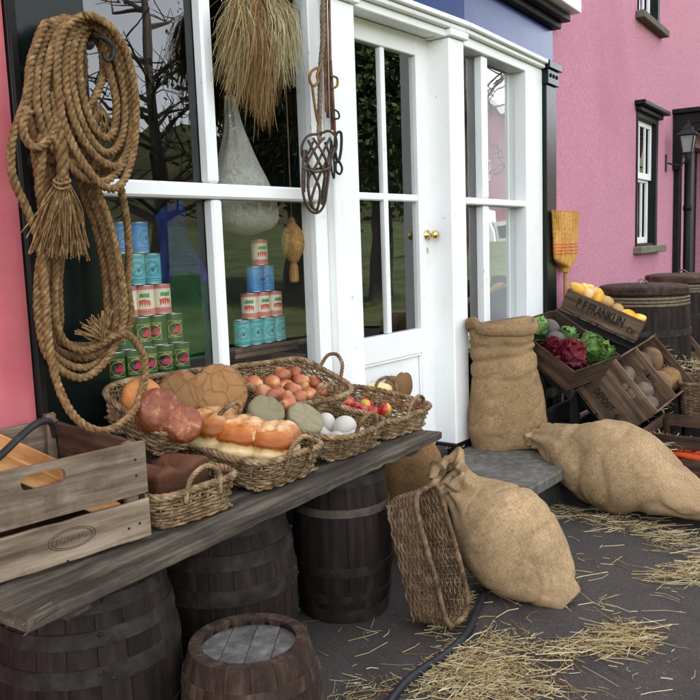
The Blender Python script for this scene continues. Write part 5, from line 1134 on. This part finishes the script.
# vegetables
def in_crate(M, x, y, z): return M @ Vector((x, y, z))
def root_mb(a, c_, s, tip=.5): 
    def f(p, th, ph):
        t = p[2]/c_; k = 1+.05*nz(p, 14, s)+.02*nz(p, 40, s)
        z = p[2]*k
        if t < -.7: z -= (-.7-t)*a*tip
        return [p[0]*k, p[1]*k, z]
    return superblob(a, a, c_, 1, 1, 32, 22, f)
SWM = [root_mb(.078, .074, s).mesh('swede', SWEDE, True) for s in (1, 5)]
for k, (x, y, z, lab) in enumerate(((.39, -.085, .19, 'upper left swede in the far half of the deposit crate'), (.52, -.10, .20, 'upper right swede beside the divider top'), (.42, -.235, .195, 'lower left swede above the straw'), (.545, -.25, .20, 'lower right swede in the deposit crate'))):
    place('swede', SWM[k % 2], None, TR(*in_crate(MD, x, y, z)) @ RZ(RNG.uniform(0, 6)) @ RX(RNG.uniform(.3, 1.6)), None, lab, 'swede', 'swedes in the deposit crate')
TNM = [root_mb(.055, .05, s, 1.2).mesh('turnip', TURNIP, True) for s in (2, 7)]
for k, (x, y, z) in enumerate(((.09, -.10, .17), (.21, -.09, .18), (.10, -.21, .18), (.22, -.22, .20), (.16, -.29, .19), (.07, -.29, .16))):
    place('turnip', TNM[k % 2], None, TR(*in_crate(MD, x, y, z)) @ RZ(RNG.uniform(0, 6)) @ RX(RNG.uniform(-1, 1.6)) @ Matrix.Scale(RNG.uniform(.9, 1.1), 4), None, 'purple grey turnip in the near half of the deposit crate', 'turnip', 'turnips in the deposit crate')
def leafy(r, nleaf, s, curl=.5, ruff=.16):
    rg = np.random.default_rng(s); m_ = superblob(r*.72, r*.72, r*.66, 1, 1, 28, 18, lambda p, th, ph: [c*(1+.10*nz(p, 22, s)) for c in p])
    for k in range(nleaf):
        az = rg.uniform(0, 2*math.pi); el = rg.uniform(-.35, 1.35); d = np.array([math.cos(el)*math.cos(az), math.cos(el)*math.sin(az), math.sin(el)])
        t1 = np.cross(d, [0, 0, 1.]); t1 /= np.linalg.norm(t1)+1e-9; t2 = np.cross(t1, d); G = np.zeros((9, 9, 3)); sz = r*rg.uniform(.45, .75)
        for i in range(9):
            for j in range(9):
                a, b_ = (i/4-1), (j/4-1); rr_ = math.hypot(a, b_); fx = 1/max(1, rr_**.5)
                off = r*(.70+.10*k/nleaf+curl*.35*(b_+.6)**2*.4)+ruff*r*math.sin(a*7+k)*max(0, rr_-.5)+.05*r*nz((a, b_, k), 3, s)
                G[i, j] = d*off+t1*a*sz*fx+t2*(b_*sz*fx+.2*sz)
                G[i, j] -= d*.35*r*(a*a*.5)*(1-curl*.3)
        m_.grid(G)
    return m_
for name, cat, lab, x, y, z, r, n_, mat, s in (
    ('savoy_cabbage', 'cabbage', 'bright green crinkled cabbage at the lower end of the vegetable crate', .255, -.355, .095, .085, 16, SAVOY, 3),
    ('savoy_cabbage', 'cabbage', 'pale green cabbage at the right side of the vegetable crate', .31, -.40, .085, .07, 14, SAVOY, 9),
    ('savoy_cabbage', 'cabbage', 'dark green leafy cabbage at the upper end of the vegetable crate', .12, -.085, .085, .075, 14, DSAVOY, 5),
    ('savoy_cabbage', 'cabbage', 'small green cabbage in the middle of the vegetable crate', .26, -.20, .085, .055, 12, DSAVOY, 6),
    ('red_lettuce', 'lettuce', 'frilly dark red lettuce at the front corner of the vegetable crate', .10, -.37, .09, .082, 26, REDL, 7),
    ('red_lettuce', 'lettuce', 'smaller red lettuce lying beside the cratefront board', .09, -.26, .08, .06, 20, REDL, 8)):
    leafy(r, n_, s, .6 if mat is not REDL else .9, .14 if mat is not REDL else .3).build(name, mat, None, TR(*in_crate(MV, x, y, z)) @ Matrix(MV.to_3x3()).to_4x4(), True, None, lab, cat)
for k, (x, y, lab) in enumerate(((.23, -.10, 'grey root between the cabbages at the crate top'), (.17, -.20, 'dark round root behind the red lettuce'))):
    item('celeriac', lab, 'celeriac', root_mb(.058, .05, 20+k, .4), BEET, TR(*in_crate(MV, x, y, .085)) @ RX(.6), 'dark roots in the vegetable crate')
item('squash', 'orange squash wedged in the top corner of the vegetable crate', 'squash', superblob(.03, .03, .055, 1, 1, 20, 14), SQUASH, TR(*in_crate(MV, .07, -.03, .10)) @ RX(rad(50)))
SQM = [superblob(.036, .036, .055, .95, 1, 24, 16, lambda p, th, ph: [p[0]*(1-.25*(p[2] > 0)*p[2]/.055), p[1]*(1-.25*(p[2] > 0)*p[2]/.055), p[2]]).mesh('squash', mt, True) for mt in (SQUASH, BUFF, SQUASH)]
for k in range(21):
    r_, c_ = divmod(k, 3); x, y, z = .055+c_*.085+RNG.normal(0, .008), -.045-r_*.068+RNG.normal(0, .006), .130+RNG.normal(0, .008)+(.018 if c_ == 1 else 0)
    place('squash', SQM[int(RNG.integers(3))], None, TR(*in_crate(MFk, x, min(-.04, max(-.47, y)), z)) @ RZ(RNG.uniform(0, 6)) @ RX(RNG.uniform(.5, 1.9)), None, 'small yellow or buff squash in the stencilled crate', 'squash', 'squashes in the stencilled crate')
def straws(name, pts, label, n, spread, lmin, lmax, mats=STRAWS, zamp=.03, dirs=None, tube=False):
    mbs = [MB() for _ in mats]
    for k in range(n):
        c_ = np.array(pts[RNG.integers(len(pts))], float); o = RNG.normal(0, 1, 2)*spread; L = RNG.uniform(lmin, lmax)*(1 if RNG.random() > .12 else 1.6)*(1 if RNG.random() > .3 else .4); a = RNG.uniform(0, 2*math.pi) if dirs is None else RNG.normal(dirs, .6)
        d = np.array([math.cos(a), math.sin(a), 0]); hz = c_[2]+abs(RNG.normal(0, zamp))*math.exp(-((o/np.maximum(spread, 1e-6))**2).sum()*.35)+.003
        ctr = np.array([c_[0]+o[0], c_[1]+o[1], hz]); tl = RNG.normal(0, .10)*min(1, hz/.02); bend = RNG.normal(0, .10)*L
        nrm = np.array([-d[1], d[0], 0]); kx = RNG.uniform(-.3, .3); p = [ctr-d*L/2-[0, 0, tl*L/2], ctr+d*L*(kx-.12)*.5+nrm*bend*.8, ctr+d*L*kx*.5+nrm*bend, ctr+d*L/2+[0, 0, tl*L/2]+nrm*(RNG.normal(0, .22)*L if RNG.random() < .3 else 0)]
        p = [np.array([q[0], q[1], max(q[2], c_[2]+.002)]) for q in p]
        w_ = RNG.uniform(.0006, .0018); mbs[min(len(mats)-1, int(RNG.choice([0, 0, 1, 1, 1, 2]))) if len(mats) == 3 else 0].tube(np.array(p), w_, 4, flat=.6)
    return mbs
def straw_stuff(name, label, pts, n, spread, lmin=.04, lmax=.16, zamp=.02, dirs=None):
    root = thing(name, label, 'straw'); root['kind'] = 'stuff'
    for mt, m_ in zip(STRAWS, straws(name, pts, label, n, np.array(spread), lmin, lmax, zamp=zamp, dirs=dirs)):
        if m_.v: o = m_.build('straw_stems', mt, root); o['kind'] = 'stuff'
# carrot crate on the ground
Mcc = TR(4.02, 1.37, .001) @ RZ(rad(4))
cc = thing('carrot_crate', 'dark slatted crate of carrots on the ground at the right edge', 'crate', Mcc)
for z_, h_ in ((.050, .085), (.148, .072), (.267, .066)):
    for x_ in (.006, .50): plank(cc, 'slat', .56, h_, .012, WOODDARK, TR(x_, -.28, z_) @ RZ(rad(90)), int(z_*100), 8)
    for y_ in (-.008, -.552): plank(cc, 'slat', .48, h_, .012, WOODDARK, TR(.253, y_, z_), int(z_*100)+1, 6)
for x_ in (.028, .478):
    for y_ in (-.03, -.53): plank(cc, 'corner_post', .28, .03, .03, WOODDARK, TR(x_, y_, .145) @ RY(rad(90)), 0, 3)
for k in range(4): plank(cc, 'bottom_board', .48, .12, .010, WOODDARK, TR(.253, -.075-.137*k, .008) @ RX(rad(90)), k, 4)
CRM = MB().lathe([(.003, -.10), (.008, -.07), (.014, 0), (.02, .06), (.021, .085), (.014, .098), (.004, .10)], 14).mesh('carrot', CARROT, True)
k = 0
for lay in range(6):
    for j in range(7):
        x, y, z = (.045+.02*(lay % 2) if j % 2 == 0 else .13)+RNG.normal(0, .01), -.09-.065*j+RNG.normal(0, .01), .05+.036*lay
        if lay in (0, 1) : continue
        place('carrot', CRM, None, Mcc @ TR(x, y, z) @ RZ(RNG.normal(0, .5)) @ RX(rad(90)+RNG.normal(0, .12)), None, 'orange red carrot showing through the slatted crate', 'carrot', 'carrots in the slatted crate')
MB().box(.05, .46, -.53, -.03, .015, .10, .01).build('packing_straw', STRAWS[2], cc)
# dark basket at the right edge
hb_ = onx(706, 416, 4.82)
db = basket('dark wicker hamper with rope handle at the far right edge above the carrots', TR(hb_[0], hb_[1], hb_[2]+.001) @ RZ(rad(20)), .27, .27, .20, .01, mat=WICKERD, handles=('x-',), seed=12, group=None, name='wicker_hamper', hh=.05)
stb = thing('hamper_block', 'dark timber block under the wicker hamper', 'block', TR(hb_[0], hb_[1], 0) @ RZ(rad(20)))
MB().box(-.12, .12, -.12, .12, 0, hb_[2], .004).build('timber', WOODBLACK, stb)
# ------------------------------------------------------------------ lidded barrels by the pink wall
def lidded(label, x, y, h, rm, re, rot, seed):
    b = barrel('lidded_barrel', label, x, y, h, rm, re, 22, STAVE, ((.06, .04), (.25, .04), (.72, .04)), rot, 'lidded barrels by the pink wall', STAVE, h-.01)
    ld = MB().lathe([(re+.006, h-.035), (re+.014, h-.03), (re+.016, h+.004), (re+.006, h+.016), (re-.03, h+.022), (.002, h+.026)], 40, caps=False, wob=.004, seed=seed).build('lid', WOODDARK, b, smooth=False)
    m_ = MB()
    for z_ in (h-.055, h-.075, h-.095): m_.rope([((re+.008)*math.cos(a), (re+.008)*math.sin(a), z_) for a in np.linspace(0, 2*math.pi, 120, endpoint=False)], .011, 2*math.pi*re/40, 3, 5, closed=True)
    m_.build('rope_band', ROPEGREY, b, smooth=True)
    MB().tube(cat_rom([(-.05, .02, h+.026), (-.02, .03, h+.05), (.03, .0, h+.05), (.05, -.03, h+.026)], .01), .006, 6).build('lid_loop', ROPEGREY, ld, smooth=True)
    return b
p1 = onz(649, 287, .955); p2 = onz(677, 277, .965)
lidded('rope bound lidded barrel nearest the pink wall window behind the squashes', p1[0]+.08, p1[1]+.06, .945, .285, .255, .4, 1)
lidded('further rope bound barrel half hidden at the right edge', p2[0]+.22, p2[1]+.02, .955, .285, .255, 1.4, 3)

# ------------------------------------------------------------------ broom hung head-up on the pink wall
bt_ = onB(565.5, 213, -.05); bb = onB(566, 272, -.05); bs0, bn0, bz0 = locB(onB(565.5, 255, -.05))
br = thing('corn_broom', 'straw broom with stitched head leaning upside down on the pink wall', 'broom', FB @ TR(bs0, bn0, 0))
zt, zn = bt_[2], locB(bb)[2]; bw = locB(onB(578, 215, -.05))[0]-locB(onB(553.5, 215, -.05))[0]
prof = cat_rom([(.026, zn, 0), (.034, zn+.03, 0), (bw*.36, zn+.075, 0), (bw*.43, zn+.13, 0), (bw*.45, zn+.22, 0), (bw*.5, zt, 0)], .006)
rings = [((0, 0, p[1]), (1, 0, 0), (0, 1, 0), p[0], min(p[0], .035), .85) for p in prof]
loft(rings, 72, lambda p, t, a: .0035*math.sin(a*36)+.003*nz(p, 60, 3)).build('bristle_head', BRISTLE, br, smooth=False)
m_ = MB()
for k in range(260):
    a = RNG.uniform(-1, 1); y_ = RNG.normal(0, .014); m_.tube([(a*bw*.45, y_, zt-.10), (a*bw*.5+RNG.normal(0, .004), y_, zt+RNG.uniform(-.01, .02))], .0016, 4)
m_.build('bristle', BRISTLE, br)
m_ = MB()
for z_ in (zn+.125, zn+.145, zn+.165, zn+.185):
    wi = np.interp(z_, prof[:, 1], prof[:, 0])+.003; m_.tube([(wi*math.copysign(abs(math.cos(a))**.85, math.cos(a)), .038*math.copysign(abs(math.sin(a))**.85, math.sin(a)), z_+.003*math.sin(a*14)) for a in np.linspace(0, 2*math.pi, 60, endpoint=False)], .0024, 5, closed=True)
m_.build('stitching', TRD, br, smooth=True)
m_ = MB()
for k in range(9): m_.tube([(.03*math.cos(a), .03*math.sin(a), zn+.004+k*.006) for a in np.linspace(0, 2*math.pi, 24, endpoint=False)], .0034, 5, closed=True)
m_.build('binding', TAN_ if False else BRISTLE, br, smooth=True)
MB().tube([(0, 0, zn+.05), (.0, 0, zn-.2), (.0, 0, 0.002)], .014, 10).build('broom_handle', WOODPINE, br, smooth=True)

# ------------------------------------------------------------------ hose and straw on the road
hose_t = thing('rubber_hose', 'black rubber hose lying across the road in front of the fallen basket', 'hose')
hp = cat_rom([onz(px, py, .014) for px, py in ((492, 582), (482, 598), (476, 612), (471, 626), (460, 641), (444, 655), (424, 668), (408, 680), (397, 692), (385, 708), (365, 735))], .01)
MB().tube(hp, .0125, 12).build('hose', RUBBER, hose_t, smooth=True)
def gp(*pix): return [tuple(onz(px, py, 0)) for px, py in pix]
straw_stuff('straw_heap', 'large loose heap of straw on the road beside the black hose', gp((440, 690), (465, 680), (490, 670), (470, 650), (500, 660), (520, 680), (480, 700), (455, 710), (530, 690), (505, 640), (445, 672), (500, 690), (465, 665)), 1050, (.06, .05), .02, .13, .012)
straw_stuff('straw_heap', 'small heap of straw in the road right of the leaning sack', gp((615, 640), (630, 645), (645, 640), (600, 650), (625, 632), (585, 648), (560, 655)), 380, (.035, .03), .04, .15, .02)
straw_stuff('straw_heap', 'straw strewn along the base of the lying sack', gp((560, 512), (580, 518), (600, 520), (625, 523), (650, 530), (672, 538), (690, 545), (545, 508), (612, 525), (640, 528), (665, 542), (535, 500)), 420, (.06, .035), .04, .15, .010)
straw_stuff('straw_heap', 'sheaf of long straws at the right edge of the road', gp((660, 578), (680, 575), (700, 568), (715, 572), (690, 580)), 110, (.05, .025), .10, .24, .012, BA-.9)
straw_stuff('straw_heap', 'thin scatter of straw on the road at the bottom left', gp((360, 690), (375, 685), (390, 690), (350, 700)), 90, (.04, .035), .02, .09, .006)
straw_stuff('straw_heap', 'short straw in the mouth of the fallen basket', gp((445, 625), (452, 618), (462, 612), (440, 632), (470, 600)), 150, (.025, .02), .03, .09, .016)
straw_stuff('straw_heap', 'single straws scattered on the open road', gp((540, 590), (560, 575), (580, 560), (640, 600), (690, 640), (600, 690), (545, 560), (470, 575), (340, 632), (375, 640), (570, 690), (660, 690), (590, 600), (500, 600), (480, 555)), 200, (.11, .10), .015, .14, .003)
straw_stuff('straw_heap', 'wisps of straw on the doorstep by the upright sack', [tuple(onz(px, py, .211)) for px, py in ((448, 447), (456, 446), (462, 447), (535, 446))], 60, (.03, .02), .02, .07, .004)
gm = [MB(), MB()]
for k in range(700):
    c_ = onz(RNG.uniform(320, 720), RNG.uniform(500, 720)**1.0, 0); r_ = RNG.uniform(.0012, .0042); V_ = RNG.normal(0, 1, (4, 3)); V_ = V_/np.linalg.norm(V_, axis=1)[:, None]*r_+np.array([c_[0]+RNG.normal(0, .05), c_[1]+RNG.normal(0, .05), .002])
    gm[k % 2].add(V_, [(0, 1, 2), (0, 2, 3), (0, 3, 1), (1, 3, 2)])
gr_ = thing('road_grit', 'fine grit and chips scattered over the road', 'grit'); gr_['kind'] = 'stuff'
for m_, mt in zip(gm, (STONE, STRAWS[2])): m_.build('grit', mt, gr_)['kind'] = 'stuff'
def crate_straw(M, spots, n, label, z_):
    root = thing('packing_straw', label, 'straw'); root['kind'] = 'stuff'
    mbs = [MB() for _ in STRAWS]
    for k in range(n):
        x, y = spots[RNG.integers(len(spots))]; p = np.array(M @ Vector((x+RNG.normal(0, .03), y+RNG.normal(0, .03), z_+RNG.normal(0, .012)))); d = RNG.normal(0, 1, 3); d[2] *= .5; d /= np.linalg.norm(d); L = RNG.uniform(.04, .12)
        mbs[RNG.integers(3)].tube([p-d*L/2, p+RNG.normal(0, .008, 3), p+d*L/2], RNG.uniform(.0012, .0024), 4, flat=.6)
    for mt, m_ in zip(STRAWS, mbs): o = m_.build('straw_stems', mt, root); o['kind'] = 'stuff'
crate_straw(MD, [(.42, -.20), (.50, -.30), (.40, -.31), (.55, -.31), (.2, -.31)], 140, 'straw packed round the swedes in the deposit crate', .12)
crate_straw(MS, [(.15, -.1), (.2, -.2), (.3, -.15), (.12, -.25), (.35, -.28)], 320, 'straw filling the tilted crate at the right edge', .19)
crate_straw(Mcc, [(.06, -.08), (.10, -.12), (.05, -.16), (.1, -.06)], 150, 'straw wisps at the corner of the carrot crate', .24)
crate_straw(MFk, [(.2, -.4), (.24, -.3)], 12, 'straw stalks sticking up among the yellow squashes', .16)

# ------------------------------------------------------------------ across the road (seen in the glass)
LEAF = surf('tree_foliage', [(.03, .05, .016), (.06, .09, .03), (.09, .12, .04)], scale=.8, rough=.8, bump=0, rand=.1)
BARK = surf('tree_bark', [(.06, .05, .04), (.12, .10, .08)], scale=9, rough=.9, bump=.5, stretch=(1, 1, .2), rand=.1)
def tree(label, x, y, h, spread, leaves, seed, size=.16, base=.15):
    rg = np.random.default_rng(seed); t = thing('tree', label, 'tree', TR(x, y, .05), 'trees across the lawn')
    tr = MB(); tips = []
    tr.tube(cat_rom([(0, 0, 0), (.1, .05, h*.3), (-.05, .1, h*.6), (.05, 0, h*.92)], .3), np.linspace(.26, .05, len(cat_rom([(0, 0, 0), (.1, .05, h*.3), (-.05, .1, h*.6), (.05, 0, h*.92)], .3))), 8)
    for k in range(38):
        z0 = h*rg.uniform(.2, .9); a = rg.uniform(0, 6.28); L = spread*(1-.6*(z0/h))*rg.uniform(.6, 1.1); p = np.array([0, 0, z0]); e_ = p+np.array([math.cos(a)*L, math.sin(a)*L, L*.45]); md = (p+e_)/2+rg.normal(0, .2, 3)
        tr.tube([p, md, e_], np.array([.07, .04, .012]), 5); tips += [md, e_]
        for q in range(7):
            s_ = p+(e_-p)*rg.uniform(.35, 1); e2_ = s_+rg.normal(0, .5, 3)*[1, 1, .6]+[0, 0, .3]; tr.tube([s_, (s_+e2_)/2+rg.normal(0, .08, 3), e2_], np.array([.022, .014, .006]), 4); tips.append(e2_)
    tr.build('trunk', BARK, t)
    if leaves:
        tp = np.array(tips); c_ = tp[rg.integers(len(tp), size=leaves)]+rg.normal(0, .38, (leaves, 3)); d1 = rg.normal(0, 1, (leaves, 3)); d1 /= np.linalg.norm(d1, axis=1)[:, None]; d2 = np.cross(d1, rg.normal(0, 1, (leaves, 3))); d2 /= np.linalg.norm(d2, axis=1)[:, None]; s_ = size*rg.uniform(.5, 1.2, (leaves, 1))
        V_ = np.stack([c_-d1*s_, c_+d2*s_*.6, c_+d1*s_, c_-d2*s_*.6], 1).reshape(-1, 3); m_ = MB(); m_.v = [V_]; m_.n = len(V_); m_.f = [(4*i, 4*i+1, 4*i+2, 4*i+3) for i in range(leaves)]
        o = m_.build('crown', LEAF, t)
def refl(px, py, T, B=False):
    n = bnor if B else np.array([0, 1., 0]); p0 = BP; h = onplane(px, py, p0, n); d = ray(px, py); d = d-2*(d @ n)*n; return h+d*T
q = refl(290, 100, 16); tree('broad evergreen tree across the lawn mirrored behind the raffia', q[0], q[1], 9, 2.2, 42000, 1, .085)
q = refl(385, 100, 13); tree('dense evergreen tree across the lawn mirrored in the door', q[0], q[1], 9, 2.6, 42000, 2, .08)
q = refl(150, 80, 19); tree('bare branched tree across the lawn mirrored at the window top', q[0], q[1], 9, 3.0, 0, 3, .08)
q = refl(466, 60, 22, True); tree('bare branched tree by the mirrored pink house', q[0], q[1], 11, 4, 0, 4, .1)
# pink house over the way
q = refl(486, 205, 42, True); dn_ = CAM-q; dn_[2] = 0; dn_ /= np.linalg.norm(dn_); xx = np.array([-dn_[1], dn_[0], 0])
h2 = thing('gabled_house', 'pink gabled house with white bargeboards mirrored in the right shop window', 'house', axes((q[0], q[1], .8), xx, -dn_, (0, 0, 1)))
MB().add([(x, y, z-.8*(z == 0)) for y in (0, 7) for x, z in ((-5, 0), (5, 0), (5, 5.0), (0, 8.2), (-5, 5.0))], [(0, 1, 2, 3, 4), (9, 8, 7, 6, 5), (0, 5, 6, 1), (1, 6, 7, 2), (4, 9, 5, 0)]).build('wall', PINK_B, h2)
SLATE = surf('roof_slate', [(.06, .05, .05), (.11, .09, .085)], scale=3, rough=.8, bump=.3, rand=0)
for sg in (-1, 1):
    MB().add([(sg*5.4, -.4, 4.85), (0, -.4, 8.35), (0, 7.4, 8.35), (sg*5.4, 7.4, 4.85), (sg*5.4, -.4, 4.65), (0, -.4, 8.15), (0, 7.4, 8.15), (sg*5.4, 7.4, 4.65)], [(0, 1, 2, 3), (4, 5, 6, 7), (0, 1, 5, 4), (0, 3, 7, 4)]).build('roof', SLATE, h2)
    pts = [(sg*5.45*(1-t), -.45, 4.80+3.5*t-(.18+.14*abs(math.sin(t*22)))) for t in np.linspace(0, 1, 45)]; tp_ = [(sg*5.45*(1-t), -.45, 4.85+3.5*t) for t in np.linspace(0, 1, 45)]
    MB().add(tp_+pts, [(i, i+1, 46+i, 45+i) for i in range(44)]).build('bargeboard', WHITE, h2)
for x_, z_ in ((-2.6, 1.2), (2.2, 1.2), (-2.6, 3.4), (0.2, 3.6), (2.6, 3.4)):
    wo = MB().box(x_-.55, x_+.55, -.08, .02, z_, z_+1.2, .01).build('window', WHITE, h2); MB().box(x_-.45, x_-.03, -.1, -.082, z_+.1, z_+1.1).box(x_+.03, x_+.45, -.1, -.082, z_+.1, z_+1.1).build('pane', INTERIOR, wo)
# white van
q = refl(468, 190, 30, True); van = thing('van', 'white box van parked on the far road mirrored in the right shop window', 'van', axes((q[0], q[1], 0), xx, -dn_, (0, 0, 1)))
WVAN = flat('white_van_paint', (.78, .78, .78), .3)
MB().box(-1.2, 1.8, -.9, .9, .55, 2.5, .06).build('box_body', WVAN, van); MB().prism([(-2.6, .45), (-1.22, .45), (-1.22, 2.0), (-1.7, 2.0), (-2.2, 1.35), (-2.6, 1.25)], -.85, .85, Matrix.Identity(4)).build('cab', WVAN, van)
MB().box(-2.0, -1.35, -.87, -.852, 1.35, 1.85, .02).build('cab_window', INTERIOR, van)
for x_ in (-1.9, 1.0):
    for y_ in (-.82, .82): MB().lathe([(.2, -.1), (.34, -.1), (.36, -.06), (.36, .06), (.34, .1), (.2, .1)], 20, TR(x_, y_, .37) @ RX(rad(90))).build('wheel', RUBBER, van)
